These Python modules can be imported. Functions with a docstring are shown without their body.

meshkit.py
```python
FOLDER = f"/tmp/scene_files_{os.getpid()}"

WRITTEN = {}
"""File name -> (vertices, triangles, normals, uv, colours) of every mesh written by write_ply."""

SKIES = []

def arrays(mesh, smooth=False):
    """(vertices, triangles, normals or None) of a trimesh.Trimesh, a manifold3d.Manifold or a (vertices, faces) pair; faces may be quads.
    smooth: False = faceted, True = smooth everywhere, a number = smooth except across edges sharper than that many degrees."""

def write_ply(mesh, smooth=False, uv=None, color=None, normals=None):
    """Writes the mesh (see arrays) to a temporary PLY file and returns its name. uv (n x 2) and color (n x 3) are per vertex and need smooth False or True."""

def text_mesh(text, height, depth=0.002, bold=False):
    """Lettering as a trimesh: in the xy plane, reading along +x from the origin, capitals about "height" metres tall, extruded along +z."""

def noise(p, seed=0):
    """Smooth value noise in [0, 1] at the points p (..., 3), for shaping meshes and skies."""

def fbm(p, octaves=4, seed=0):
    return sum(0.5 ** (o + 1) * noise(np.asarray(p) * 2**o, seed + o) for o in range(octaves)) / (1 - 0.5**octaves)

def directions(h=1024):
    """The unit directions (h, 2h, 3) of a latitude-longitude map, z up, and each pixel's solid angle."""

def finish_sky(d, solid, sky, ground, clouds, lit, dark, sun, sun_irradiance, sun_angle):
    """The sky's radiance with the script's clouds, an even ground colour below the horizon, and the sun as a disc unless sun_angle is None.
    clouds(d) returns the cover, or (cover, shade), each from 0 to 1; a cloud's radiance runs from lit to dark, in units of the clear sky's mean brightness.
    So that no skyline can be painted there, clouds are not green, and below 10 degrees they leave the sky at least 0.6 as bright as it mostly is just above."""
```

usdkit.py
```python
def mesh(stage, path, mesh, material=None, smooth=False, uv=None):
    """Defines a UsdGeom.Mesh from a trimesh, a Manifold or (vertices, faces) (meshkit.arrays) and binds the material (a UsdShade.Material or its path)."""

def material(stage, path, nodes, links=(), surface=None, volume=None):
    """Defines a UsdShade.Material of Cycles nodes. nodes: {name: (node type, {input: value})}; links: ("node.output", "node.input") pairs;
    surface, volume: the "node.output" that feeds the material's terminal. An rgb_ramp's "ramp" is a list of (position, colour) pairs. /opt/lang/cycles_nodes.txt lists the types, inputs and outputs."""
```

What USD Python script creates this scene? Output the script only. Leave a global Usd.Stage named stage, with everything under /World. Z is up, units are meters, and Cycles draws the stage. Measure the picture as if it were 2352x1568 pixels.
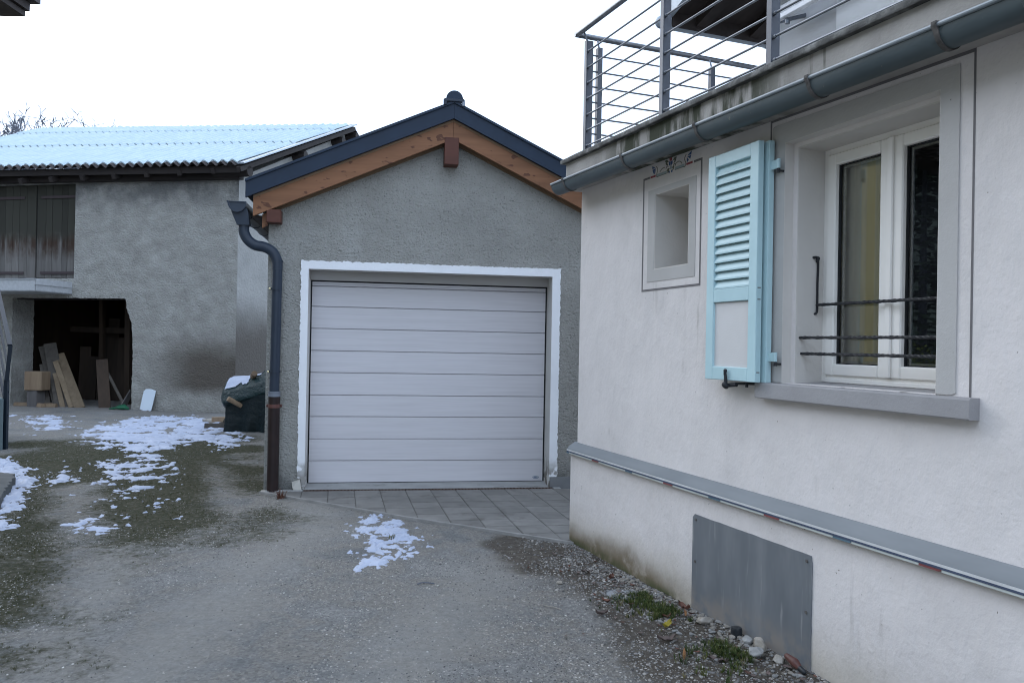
import math, random
import numpy as np, trimesh, manifold3d
from shapely.geometry import Polygon, Point, LineString, box as sbox
from shapely.ops import unary_union
from shapely import affinity
import shapely
import usdkit, meshkit
from pxr import Usd, UsdGeom, UsdLux, UsdShade, Gf, Sdf, Vt

random.seed(7); RS = np.random.RandomState(7)
stage = Usd.Stage.CreateInMemory()
UsdGeom.SetStageUpAxis(stage, UsdGeom.Tokens.z); UsdGeom.SetStageMetersPerUnit(stage, 1.0)
UsdGeom.Xform.Define(stage, '/World'); UsdGeom.Scope.Define(stage, '/World/Looks')

# ---------------------------------------------------------------- camera, sky, sun, exposure
cam = UsdGeom.Camera.Define(stage, '/World/camera')
cam.CreateHorizontalApertureAttr(23.5); cam.CreateFocalLengthAttr(23.5 * 1800 / 2352)
cam.CreateClippingRangeAttr(Gf.Vec2f(0.05, 2000))
cam.CreateExposureAttr(1.0)
ROLL, PITCH = .0187, .005
upv = np.array([0, -math.sin(PITCH), math.cos(PITCH)]); fwd = np.array([0, math.cos(PITCH), math.sin(PITCH)]); rt = np.array([1., 0, 0])
cr, sr = math.cos(ROLL), math.sin(ROLL)
R_, U_ = cr * rt + sr * upv, -sr * rt + cr * upv
cam.AddTransformOp().Set(Gf.Matrix4d(*R_, 0, *U_, 0, *(-fwd), 0, 0, 0, 1.55, 1))

SUN_EL, SUN_AZ = math.radians(32), math.radians(-50)          # azimuth from +y towards +x
sky_mat = usdkit.material(stage, '/World/Looks/sky_mat', {
    'sky': ('sky_texture', dict(sky_type='single_scattering', sun_disc=False, sun_elevation=SUN_EL, sun_rotation=SUN_AZ, altitude=600., air_density=1.0, aerosol_density=1.5, ozone_density=1.2)),
    'tc': ('texture_coordinate', {}),
    'n': ('noise_texture', dict(scale=2.2, detail=5., roughness=.55)),
    'r': ('rgb_ramp', dict(ramp=[(0.3, (.66,) * 3), (.7, (.86,) * 3)])),
    'm': ('mix_color', dict(b=(7.75, 9.3, 11.75), use_clamp=False)),
    'bg': ('background_shader', dict(strength=.1)),
}, [('tc.generated', 'n.vector'), ('n.fac', 'r.fac'), ('r.color', 'm.fac'), ('sky.color', 'm.a'), ('m.result', 'bg.color')], surface='bg.background')
dome = UsdLux.DomeLight.Define(stage, '/World/sky')
UsdShade.MaterialBindingAPI.Apply(dome.GetPrim()).Bind(sky_mat)
dome.GetPrim().SetCustomDataByKey('kind', 'structure')
sun = UsdLux.DistantLight.Define(stage, '/World/sun')
sun.CreateIntensityAttr(.14); sun.CreateAngleAttr(50.0); sun.CreateColorAttr(Gf.Vec3f(1, .96, .9))
sun.CreateNormalizeAttr(True)
_sd = np.array([math.sin(SUN_AZ) * math.cos(SUN_EL), math.cos(SUN_AZ) * math.cos(SUN_EL), math.sin(SUN_EL)])
_x = np.cross([0, 0, 1.], _sd); _x /= np.linalg.norm(_x); _y = np.cross(_sd, _x)
sun.AddTransformOp().Set(Gf.Matrix4d(*_x, 0, *_y, 0, *_sd, 0, 0, 0, 30, 1))

# ---------------------------------------------------------------- helpers: prims
used = {}
def numbered(parent, name):
    k = used.get((parent, name), 0); used[(parent, name)] = k + 1
    return f'{parent}/{name}' if k == 0 else f'{parent}/{name}_{k:03d}'
def tag(p, label=None, cat=None, group=None, kind=None):
    p = p.GetPrim() if hasattr(p, 'GetPrim') else p
    for k, v in (('label', label), ('category', cat), ('group', group), ('kind', kind)):
        if v: p.SetCustomDataByKey(k, v)
    return p
def path_of(parent):
    return '/World' if parent is None else str(parent.GetPath())
def obj(name, mesh, mat, parent=None, smooth=35, label=None, cat=None, group=None, kind=None):
    if isinstance(mesh, (list, tuple)) and len(mesh) and isinstance(mesh[0], trimesh.Trimesh):
        mesh = trimesh.util.concatenate(list(mesh))
    p = numbered(path_of(parent), name)
    m = usdkit.mesh(stage, p, mesh, mat, smooth=smooth)
    return tag(m, label, cat, group, kind)
def thing(name, label, cat, loc=(0, 0, 0), rotz=0, group=None):
    x = UsdGeom.Xform.Define(stage, numbered('/World', name))
    x.AddTranslateOp().Set(Gf.Vec3d(*map(float, loc))); x.AddRotateZOp().Set(float(rotz))
    return tag(x, label, cat, group)
def sub(name, parent, label=None):
    return tag(UsdGeom.Xform.Define(stage, numbered(path_of(parent), name)), label)

# ---------------------------------------------------------------- helpers: shapes
def box(x0, x1, y0, y1, z0, z1):
    m = trimesh.creation.box(extents=(x1 - x0, y1 - y0, z1 - z0)); m.apply_translation(((x0 + x1) / 2, (y0 + y1) / 2, (z0 + z1) / 2)); return m
def cbox(x0, x1, y0, y1, z0, z1, c=.004):
    pts = []
    for x, sx in ((x0, 1), (x1, -1)):
        for y, sy in ((y0, 1), (y1, -1)):
            for z, sz in ((z0, 1), (z1, -1)):
                pts += [(x + sx * c, y + sy * c, z), (x + sx * c, y, z + sz * c), (x, y + sy * c, z + sz * c)]
    return trimesh.convex.convex_hull(np.array(pts))
def _geoms(g): return [q for q in getattr(g, 'geoms', [g]) if q.geom_type == 'Polygon' and q.area > 1e-9]
def plate(poly, y0, y1):
    """polygon in (x, z) extruded from y0 to y1"""
    out = []
    if not hasattr(poly, 'geom_type'): poly = Polygon(poly)
    for g in _geoms(poly.buffer(0)):
        m = trimesh.creation.extrude_polygon(g, y1 - y0, engine='earcut')
        v = m.vertices.copy(); m.vertices = np.stack([v[:, 0], y0 + v[:, 2], v[:, 1]], 1); m.invert(); out.append(m)
    return trimesh.util.concatenate(out)
def slab(poly, z0, z1):
    if not hasattr(poly, 'geom_type'): poly = Polygon(poly)
    out = []
    for g in _geoms(poly.buffer(0)):
        m = trimesh.creation.extrude_polygon(g, z1 - z0, engine='earcut'); m.apply_translation((0, 0, z0)); out.append(m)
    return trimesh.util.concatenate(out)
def prism_x(poly, x0, x1):
    """polygon in (y, z) extruded along x"""
    m = trimesh.creation.extrude_polygon(Polygon(poly).buffer(0), x1 - x0, engine='earcut')
    v = m.vertices.copy(); m.vertices = np.stack([x0 + v[:, 2], v[:, 0], v[:, 1]], 1); return m
def tilt(m, k, x0=0.):
    v = m.vertices.copy(); v[:, 2] += k * (v[:, 0] - x0); m.vertices = v; return m
def tube(pts, r, n=10, caps=True, close=False):
    P = np.asarray(pts, float); N = len(P); r = np.broadcast_to(np.asarray(r, float), (N,))
    T = np.gradient(P, axis=0); T /= np.linalg.norm(T, axis=1, keepdims=True) + 1e-12
    a = np.array([0, 0, 1.]) if abs(T[0][2]) < .9 else np.array([1., 0, 0])
    nrm = np.cross(T[0], a); nrm /= np.linalg.norm(nrm); V = []; ang = np.linspace(0, 2 * np.pi, n, endpoint=False)
    for i in range(N):
        nrm = nrm - T[i] * (nrm @ T[i]); nrm /= np.linalg.norm(nrm); b = np.cross(T[i], nrm)
        V.append(P[i] + r[i] * (np.cos(ang)[:, None] * nrm + np.sin(ang)[:, None] * b))
    V = np.vstack(V); F = []
    for i in range(N - 1):
        for j in range(n):
            k = (j + 1) % n; F += [(i * n + j, i * n + k, (i + 1) * n + k), (i * n + j, (i + 1) * n + k, (i + 1) * n + j)]
    if caps:
        V = np.vstack([V, P[0], P[-1]]); a, b = N * n, N * n + 1
        for j in range(n):
            k = (j + 1) % n; F += [(a, k, j), (b, (N - 1) * n + j, (N - 1) * n + k)]
    return trimesh.Trimesh(V, F, process=False)
def cyl(p, q, r, n=14): return tube([p, q], r, n)
def catmull(P, k=6):
    P = np.asarray(P, float); Q = np.vstack([2 * P[0] - P[1], P, 2 * P[-1] - P[-2]]); out = []
    for i in range(1, len(Q) - 2):
        for t in np.linspace(0, 1, k, endpoint=False):
            a, b, c, d = Q[i - 1:i + 3]
            out.append(.5 * (2 * b + (c - a) * t + (2 * a - 5 * b + 4 * c - d) * t * t + (3 * b - a - 3 * c + d) * t ** 3))
    return np.array(out + [P[-1]])
def bar(p, q, w, h, roll=0., c=.0):
    """box beam from p to q, w wide (sideways), h high"""
    p, q = np.asarray(p, float), np.asarray(q, float); d = q - p; L = np.linalg.norm(d); d /= L
    s = np.cross(d, [0, 0, 1.]); s = s / np.linalg.norm(s) if np.linalg.norm(s) > 1e-6 else np.array([1., 0, 0]); u = np.cross(s, d)
    s, u = s * math.cos(roll) + u * math.sin(roll), -s * math.sin(roll) + u * math.cos(roll)
    m = cbox(0, L, -w / 2, w / 2, -h / 2, h / 2, c) if c else box(0, L, -w / 2, w / 2, -h / 2, h / 2)
    M = np.eye(4); M[:3, 0], M[:3, 1], M[:3, 2], M[:3, 3] = d, -s, u, p
    m.apply_transform(M); return m
def hull_spheres(pts, rs, seg=16):
    ms = [manifold3d.Manifold.sphere(r, seg).translate(tuple(map(float, p))) for p, r in zip(pts, rs)]
    return manifold3d.Manifold.batch_hull(ms)
def to_tri(man):
    q = man.to_mesh(); return trimesh.Trimesh(q.vert_properties[:, :3], q.tri_verts, process=False)
def rock(r, seed, squash=(1, .8, .6), sub_=2):
    m = trimesh.creation.icosphere(subdivisions=sub_, radius=1.)
    v = m.vertices; n = meshkit.fbm(v * 1.3 + seed * 7.3, 3, seed) - .5
    g = np.random.RandomState(seed); pl = g.randn(11, 3); pl /= np.linalg.norm(pl, axis=1, keepdims=True)
    v = v * (1 + .5 * n[:, None])
    for p in pl:
        h = v @ p; cut = .55 + .25 * g.rand(); v = v - np.clip(h - cut, 0, None)[:, None] * p
    m.vertices = v * np.array(squash) * r; return m
def grid_mesh(X, Y, Z):
    h, w = X.shape; V = np.stack([X, Y, Z], -1).reshape(-1, 3); i = np.arange(h * w).reshape(h, w)
    a, b, c, d = i[:-1, :-1].ravel(), i[:-1, 1:].ravel(), i[1:, 1:].ravel(), i[1:, :-1].ravel()
    return V, np.vstack([np.stack([a, b, c], 1), np.stack([a, c, d], 1)])
def jag(poly, amp, seed, step=.02):
    """a polygon whose outline wanders a little"""
    L = poly.exterior; n = int(L.length / step); g = np.random.RandomState(seed)
    P = np.array([L.interpolate(t * L.length / n).coords[0] for t in range(n)])
    return Polygon(P + g.randn(n, 2) * amp).buffer(0)

# ---------------------------------------------------------------- helpers: materials
def mat(name, nodes, links, surf='p.BSDF', **k): return usdkit.material(stage, '/World/Looks/' + name, nodes, links, surface=surf, **k)
def surf(name, stops, scale=4., stretch=(1, 1, 1), rot=(0, 0, 0), detail=6., nrough=.6, rough=.8, spec=.3, metallic=0., bump=None, bump2=None, coord='object', dist=0., extra=None, rough_var=0., vary=0., **pk):
    """noise-ramped principled. bump = (scale, distance, detail); extra(nodes, links, colour output) -> colour output"""
    nodes = {'tc': ('texture_coordinate', {}), 'mp': ('mapping', dict(scale=stretch, rotation=rot)),
             'n': ('noise_texture', dict(scale=scale, detail=detail, roughness=nrough, distortion=dist)), 'r': ('rgb_ramp', dict(ramp=stops)),
             'p': ('principled_bsdf', dict(roughness=rough, specular_ior_level=spec, metallic=metallic, **pk))}
    links = [(f'tc.{coord}', 'mp.vector'), ('mp.vector', 'n.vector'), ('n.fac', 'r.fac')]
    out = 'r.color'
    if extra: out = extra(nodes, links, out)
    if vary:
        nodes['oi'] = ('object_info', {}); nodes['vr'] = ('map_range', dict(from_min=0., from_max=1., to_min=1 - vary, to_max=1 + vary)); nodes['vm'] = ('vector_math', dict(math_type='scale'))
        links += [('oi.random', 'vr.value'), (out, 'vm.vector1'), ('vr.result', 'vm.scale')]; out = 'vm.vector'
    links.append((out, 'p.base_color'))
    if rough_var:
        nodes['rm'] = ('map_range', dict(from_min=.3, from_max=.7, to_min=rough - rough_var, to_max=rough + rough_var)); links += [('n.fac', 'rm.value'), ('rm.result', 'p.roughness')]
    prev = None
    for i, b in enumerate(x for x in (bump, bump2) if x):
        sc, d, det = b[:3]; st = b[3] if len(b) > 3 else (1, 1, 1)
        nodes[f'bm{i}'] = ('mapping', dict(scale=st)); nodes[f'bn{i}'] = ('noise_texture', dict(scale=sc, detail=det, roughness=.6)); nodes[f'b{i}'] = ('bump', dict(distance=d, strength=1.))
        links += [(f'tc.{coord}', f'bm{i}.vector'), (f'bm{i}.vector', f'bn{i}.vector'), (f'bn{i}.fac', f'b{i}.height')]
        if prev: links.append((f'{prev}.normal', f'b{i}.normal'))
        prev = f'b{i}'
    if prev: links.append((f'{prev}.normal', 'p.normal'))
    return mat(name, nodes, links)
def overlay(col, mask, tag_='o', amount=1.):
    """extra(): lays a colour over the base where mask(nodes, links, prefix) gives 1"""
    def f(nodes, links, out):
        mo = mask(nodes, links, tag_)
        nodes[tag_ + 'mx'] = ('mix_color', dict(b=col)); links += [(mo, tag_ + 'mx.fac'), (out, tag_ + 'mx.a')]
        return tag_ + 'mx.result'
    return f
def chain(*fs):
    def f(nodes, links, out):
        for g in fs: out = g(nodes, links, out)
        return out
    return f
def zmask(lo, hi, noise_scale=5., noise_amt=.2, axis='z', amount=1., stretch=(1, 1, 1), xr=None):
    """1 below lo, 0 above hi along an axis of object space, with a noisy edge; xr = (x0, x1, soft) confines it sideways"""
    def m(nodes, links, t):
        nodes[t + 's'] = ('separate_xyz', {}); nodes[t + 'mp'] = ('mapping', dict(scale=stretch)); nodes[t + 'n'] = ('noise_texture', dict(scale=noise_scale, detail=5., roughness=.6))
        nodes[t + 'a'] = ('math', dict(math_type='multiply_add', value2=-2 * noise_amt, value3=noise_amt)); nodes[t + 'b'] = ('math', dict(math_type='add'))
        nodes[t + 'r'] = ('map_range', dict(range_type='smoothstep', from_min=hi, from_max=lo, to_min=0., to_max=amount, clamp=True))
        links.extend([('tc.object', t + 's.vector'), ('tc.object', t + 'mp.vector'), (t + 'mp.vector', t + 'n.vector'), (t + 'n.fac', t + 'a.value1'), (f'{t}s.{axis}', t + 'b.value1'), (t + 'a.value', t + 'b.value2'), (t + 'b.value', t + 'r.value')])
        out = t + 'r.result'
        if xr:
            for i, (a, b) in enumerate(((xr[0] - xr[2], xr[0] + xr[2]), (xr[1] + xr[2], xr[1] - xr[2]))):
                nodes[f'{t}x{i}'] = ('map_range', dict(range_type='smoothstep', from_min=a, from_max=b, to_min=0., to_max=1., clamp=True)); nodes[f'{t}y{i}'] = ('math', dict(math_type='multiply'))
                ax = 'x' if axis == 'z' else 'z'
                nodes[f'{t}z{i}'] = ('math', dict(math_type='add'))
                links.extend([(f'{t}s.{ax}', f'{t}z{i}.value1'), (t + 'a.value', f'{t}z{i}.value2'), (f'{t}z{i}.value', f'{t}x{i}.value'), (out, f'{t}y{i}.value1'), (f'{t}x{i}.result', f'{t}y{i}.value2')]); out = f'{t}y{i}.value'
        return out
    return m
def spots(scale, lo, hi, stretch=(1, 1, 1), detail=4., amount=1.):
    def m(nodes, links, t):
        nodes[t + 'mp'] = ('mapping', dict(scale=stretch, location=(3.1, 1.7, .4))); nodes[t + 'n'] = ('noise_texture', dict(scale=scale, detail=detail, roughness=.62))
        nodes[t + 'r'] = ('map_range', dict(range_type='smoothstep', from_min=lo, from_max=hi, to_min=0., to_max=amount, clamp=True))
        links.extend([('tc.object', t + 'mp.vector'), (t + 'mp.vector', t + 'n.vector'), (t + 'n.fac', t + 'r.value')]); return t + 'r.result'
    return m
def both(m1, m2):
    def m(nodes, links, t):
        a, b = m1(nodes, links, t + 'A'), m2(nodes, links, t + 'B')
        nodes[t + 'q'] = ('math', dict(math_type='multiply')); links.extend([(a, t + 'q.value1'), (b, t + 'q.value2')]); return t + 'q.value'
    return m
def flat(name, c, rough=.6, metallic=0., spec=.4, v=.06, bump=None, scale=6., **k):
    c = np.array(c); return surf(name, [(.3, tuple(c * (1 - v))), (.7, tuple(c * (1 + v)))], scale=scale, rough=rough, metallic=metallic, spec=spec, bump=bump, **k)
def wood(name, c1, c2, axis='z', rough=.75, s=9., k=.12, knots=None, bumpd=.002, **kw):
    st = {'x': (k, 1, 1), 'y': (1, k, 1), 'z': (1, 1, k)}[axis]
    ex = overlay(knots, spots(15., .615, .66, tuple(q * 1. for q in {'x': (.5, 1, 1), 'y': (1, .5, 1), 'z': (1, 1, .5)}[axis]), 2., .8), 'kn') if knots else None
    return surf(name, [(.25, c1), (.5, tuple((np.array(c1) + np.array(c2)) / 2)), (.75, c2)], scale=s, stretch=st, detail=9., nrough=.7, rough=rough, bump=(s * 3, bumpd, 4., st), extra=kw.pop('extra', ex), **kw)

# ---- house
M = {}
dirt_low = chain(overlay((.47, .43, .37), zmask(.0, .36, 2.2, .16), 'd0'), overlay((.17, .135, .09), both(zmask(.02, .21, 1.7, .13, xr=(-.6, 1.6, .3)), spots(4., .22, .5, (1, 1, 1), 8.)), 'd1'))
green_low = overlay((.075, .085, .04), both(zmask(.0, .075, 2.5, .06, xr=(-.6, 1.7, .2)), spots(4., .35, .6, (1, 1, 1), 8.)), 'd2')
specks = overlay((.12, .10, .08), spots(38., .73, .78, (1, 1, 1), 2., .8), 'sp')
scuff = chain(overlay((.50, .475, .455), spots(1.3, .45, .75, (1, 1, .6), 7., .6), 'sc'), overlay((.36, .33, .30), both(spots(9., .60, .72, (1, 1, .10), 5., .5), spots(1.7, .5, .62)), 'dr'))
M['wall_white'] = surf('wall_white', [(.3, (.64, .60, .575)), (.7, (.705, .66, .635))], scale=2.2, rough=.9, spec=.15, bump=(4.2, .016, 6., (1.6, 1, 1.0)), bump2=(60., .0016, 3.), extra=chain(scuff, specks))
M['plinth_white'] = surf('plinth_white', [(.3, (.64, .60, .575)), (.7, (.705, .66, .635))], scale=2.2, rough=.9, spec=.15, bump=(4., .018, 6., (1.6, 1, 1.0)), bump2=(55., .0016, 3.), extra=chain(scuff, specks, dirt_low, green_low))
M['surround_grey'] = surf('surround_grey', [(.3, (.42, .405, .385)), (.7, (.465, .45, .43))], scale=3., rough=.9, spec=.15, bump=(70., .0016, 3.), extra=specks)
M['reveal'] = surf('reveal', [(.3, (.55, .52, .48)), (.7, (.60, .57, .53))], scale=3., rough=.9, spec=.15, bump=(60., .0016, 3.))
M['line_grey'] = flat('line_grey', (.15, .14, .14), .9, bump=(70., .001, 2.))
M['sill_grey'] = surf('sill_grey', [(.3, (.275, .265, .265)), (.7, (.325, .315, .315))], scale=4., rough=.85, bump=(60., .002, 4.))
M['ledge_grey'] = surf('ledge_grey', [(.3, (.185, .20, .21)), (.7, (.24, .255, .265))], scale=2., stretch=(.6, 2, 2), rough=.75, bump=(12., .003, 3., (.3, 1, 1)))
M['mint'] = flat('mint', (.46, .49, .46), .8, v=.12); M['navy'] = flat('navy', (.05, .065, .105), .8, v=.15); M['lip'] = flat('lip', (.55, .55, .54), .8, v=.12)
M['red_paint'] = flat('red_paint', (.20, .06, .058), .8, v=.3); M['blue_paint'] = flat('blue_paint', (.09, .155, .20), .8, v=.3)
M['orn_red'] = flat('orn_red', (.24, .055, .06), .85); M['orn_blue'] = flat('orn_blue', (.06, .10, .20), .85); M['orn_green'] = flat('orn_green', (.10, .105, .07), .85); M['orn_teal'] = flat('orn_teal', (.27, .33, .33), .85)
def band(a, b, soft=.25, axis='x'):
    def m(nodes, links, t):
        nodes[t + 's'] = ('separate_xyz', {}); nodes[t + 'r0'] = ('map_range', dict(range_type='smoothstep', from_min=a - soft, from_max=a + soft, to_min=0., to_max=1., clamp=True))
        nodes[t + 'r1'] = ('map_range', dict(range_type='smoothstep', from_min=b + soft, from_max=b - soft, to_min=0., to_max=1., clamp=True)); nodes[t + 'q'] = ('math', dict(math_type='multiply'))
        links.extend([('tc.object', t + 's.vector'), (f'{t}s.{axis}', t + 'r0.value'), (f'{t}s.{axis}', t + 'r1.value'), (t + 'r0.result', t + 'q.value1'), (t + 'r1.result', t + 'q.value2')]); return t + 'q.value'
    return m
M['fascia'] = surf('fascia', [(.3, (.26, .245, .225)), (.5, (.34, .32, .295)), (.7, (.42, .395, .365))], scale=3., rough=.9, bump=(40., .003, 4.),
    extra=chain(overlay((.030, .036, .018), both(spots(6., .40, .56, (1, 1, .22), 7., .95), band(.7, 2.45)), 'fs1'),
                overlay((.09, .085, .07), both(both(spots(13., .60, .70, (1, 1, .09), 4., .8), spots(2.1, .48, .6)), band(.2, 4.6)), 'fs2')))
M['cap_stone'] = surf('cap_stone', [(.3, (.06, .058, .055)), (.5, (.12, .118, .11)), (.66, (.26, .255, .24))], scale=9., rough=.9, bump=(40., .006, 5.))
M['gutter_blue'] = surf('gutter_blue', [(.3, (.036, .052, .058)), (.6, (.062, .082, .088)), (.78, (.14, .15, .145))], scale=3.5, stretch=(.35, 1, 1), rough=.5, spec=.5, rough_var=.12, bump=(30., .0015, 3.), extra=overlay((.20, .19, .16), spots(17., .69, .75, (1, 1, 1), 3., .6), 'gs'))
M['gutter_lip'] = surf('gutter_lip', [(.3, (.16, .19, .21)), (.7, (.30, .33, .35))], scale=9., stretch=(.3, 1, 1), rough=.45, spec=.5, metallic=.3)
M['bracket'] = surf('bracket', [(.3, (.045, .042, .04)), (.7, (.14, .13, .12))], scale=22., rough=.7, bump=(60., .003, 4.))
M['steel_grey'] = surf('steel_grey', [(.3, (.075, .082, .10)), (.7, (.105, .113, .13))], scale=6., rough=.42, spec=.5, metallic=.25)
M['steel_bright'] = surf('steel_bright', [(.3, (.15, .165, .19)), (.7, (.22, .235, .26))], scale=12., stretch=(.3, 1, 1), rough=.38, metallic=.8)
M['steel_rail'] = surf('steel_rail', [(.3, (.20, .21, .225)), (.7, (.27, .28, .30))], scale=12., rough=.35, metallic=.9)
M['teal_paint'] = surf('teal_paint', [(.3, (.39, .55, .575)), (.7, (.43, .60, .625))], scale=5., rough=.42, spec=.45, bump=(90., .0006, 2., (1, 1, .2)))
M['panel_white'] = surf('panel_white', [(.3, (.56, .545, .53)), (.7, (.60, .585, .57))], scale=4., rough=.7, bump=(90., .0006, 2.))
M['black_iron'] = surf('black_iron', [(.3, (.010, .011, .014)), (.7, (.024, .025, .028))], scale=30., rough=.5, bump=(120., .001, 3.))
M['zinc_plate'] = surf('zinc_plate', [(.25, (.135, .148, .16)), (.5, (.17, .183, .195)), (.75, (.225, .235, .245))], scale=5., stretch=(1.6, 1, .35), rough=.55, metallic=.35, spec=.5, rough_var=.1,
    extra=chain(overlay((.42, .41, .40), both(spots(26., .56, .70, (1, 1, .07), 5., .62), spots(2.2, .40, .62)), 'zs'), overlay((.26, .23, .20), both(zmask(.0, .24, 5., .08), spots(6., .35, .6)), 'zd')))
M['pvc_white'] = surf('pvc_white', [(.3, (.82, .79, .74)), (.7, (.85, .82, .77))], scale=5., rough=.35, spec=.45)
M['seal_black'] = flat('seal_black', (.012, .013, .015), .5)
M['spacer'] = surf('spacer', [(.3, (.6, .61, .62)), (.7, (.85, .86, .87))], scale=60., rough=.35, metallic=.5, bump=(180., .002, 1.))
M['glass'] = mat('glass', {'t': ('transparent_bsdf', dict(color=(.95, .96, .95))), 'g': ('glossy_bsdf', dict(color=(.95, .97, 1.), roughness=.012)), 'f': ('fresnel', dict(IOR=2.1)), 'm': ('mix_closure', {})},
    [('f.fac', 'm.fac'), ('t.BSDF', 'm.closure1'), ('g.BSDF', 'm.closure2')], surf='m.closure')
M['curtain'] = surf('curtain', [(.35, (.84, .82, .74)), (.65, (.90, .88, .80))], scale=3., stretch=(6, 6, .2), rough=.9, extra=chain(overlay((.84, .76, .46), band(2.665, 2.715, .012), 'cy'), overlay((.74, .74, .62), band(2.72, 4, .012), 'cz')))
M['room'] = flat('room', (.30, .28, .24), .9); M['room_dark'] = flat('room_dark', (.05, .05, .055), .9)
M['upper_white'] = surf('upper_white', [(.3, (.84, .85, .86)), (.7, (.88, .89, .90))], scale=2., rough=.9, bump=(50., .002, 3.))
M['upper_white_shaded'] = surf('upper_white_shaded', [(.3, (.62, .62, .63)), (.7, (.68, .68, .69))], scale=2., rough=.9, bump=(50., .002, 3.))  # the white upper wall darkened in colour for the shade of the awning
M['soffit_dark'] = wood('soffit_dark', (.018, .014, .013), (.045, .034, .03), 'x')
M['awning_white'] = flat('awning_white', (.84, .85, .88), .45)
M['zinc_pale'] = surf('zinc_pale', [(.3, (.30, .34, .39)), (.7, (.40, .45, .50))], scale=6., rough=.45, metallic=.4)
# ---- garage
M['stucco_grey'] = surf('stucco_grey', [(.25, (.265, .26, .24)), (.5, (.325, .32, .295)), (.75, (.385, .38, .355))], scale=1.6, detail=8., rough=.95, spec=.1, bump=(38., .040, 7., (1, 1, 1.25)), bump2=(9., .03, 4.),
    extra=chain(overlay((.42, .43, .42), spots(.9, .5, .72, (1, 1, .8), 6., .6), 'st'), overlay((.17, .17, .16), both(zmask(.05, .35, 4., .15), spots(4., .35, .6)), 'sd'), overlay((.13, .13, .12), spots(46., .60, .68, (1, 1, 1.3), 3., .75), 'sp')))  # last overlay: dark dots paint the shade inside the roughcast pits
M['frame_white'] = surf('frame_white', [(.3, (.66, .67, .69)), (.7, (.72, .73, .75))], scale=3., rough=.9, bump=(35., .003, 4.), extra=overlay((.26, .25, .235), both(zmask(.16, .36, 7., .13), spots(9., .42, .5)), 'fd'))
M['lining'] = surf('lining', [(.3, (.52, .51, .49)), (.7, (.58, .57, .55))], scale=3., rough=.9, bump=(35., .002, 4.), extra=overlay((.20, .185, .165), both(zmask(.1, .40, 7., .13), spots(9., .42, .52)), 'ld'))
M['header'] = surf('header', [(.3, (.36, .35, .335)), (.7, (.40, .39, .375))], scale=1.5, stretch=(1, 1, 4), rough=.7)
M['door_grey'] = surf('door_grey', [(.3, (.475, .46, .475)), (.7, (.53, .515, .53))], scale=26., stretch=(.06, 1, 1.6), rough=.38, spec=.55, bump=(46., .0009, 6., (.05, 1, 1.6)), rough_var=.06)
M['fascia_blue'] = surf('fascia_blue', [(.3, (.005, .014, .030)), (.7, (.008, .020, .042))], scale=3., rough=.5, spec=.3, extra=overlay((.05, .07, .10), spots(40., .70, .78, (1, 1, 1), 2., .6), 'fb'))
M['wood_larch'] = wood('wood_larch', (.115, .050, .022), (.235, .108, .052), 'x', rough=.6, s=8., k=.07, knots=(.06, .02, .01), bumpd=.0012, vary=.1)
M['wood_dark'] = wood('wood_dark', (.15, .10, .06), (.20, .13, .08), 'x', rough=.7, s=7.)
M['wood_purlin'] = wood('wood_purlin', (.058, .020, .013), (.10, .034, .021), 'x', rough=.6, s=6., k=.2)
M['pipe_blue'] = surf('pipe_blue', [(.3, (.012, .019, .032)), (.7, (.018, .027, .042))], scale=6., rough=.42, spec=.35)
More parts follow.
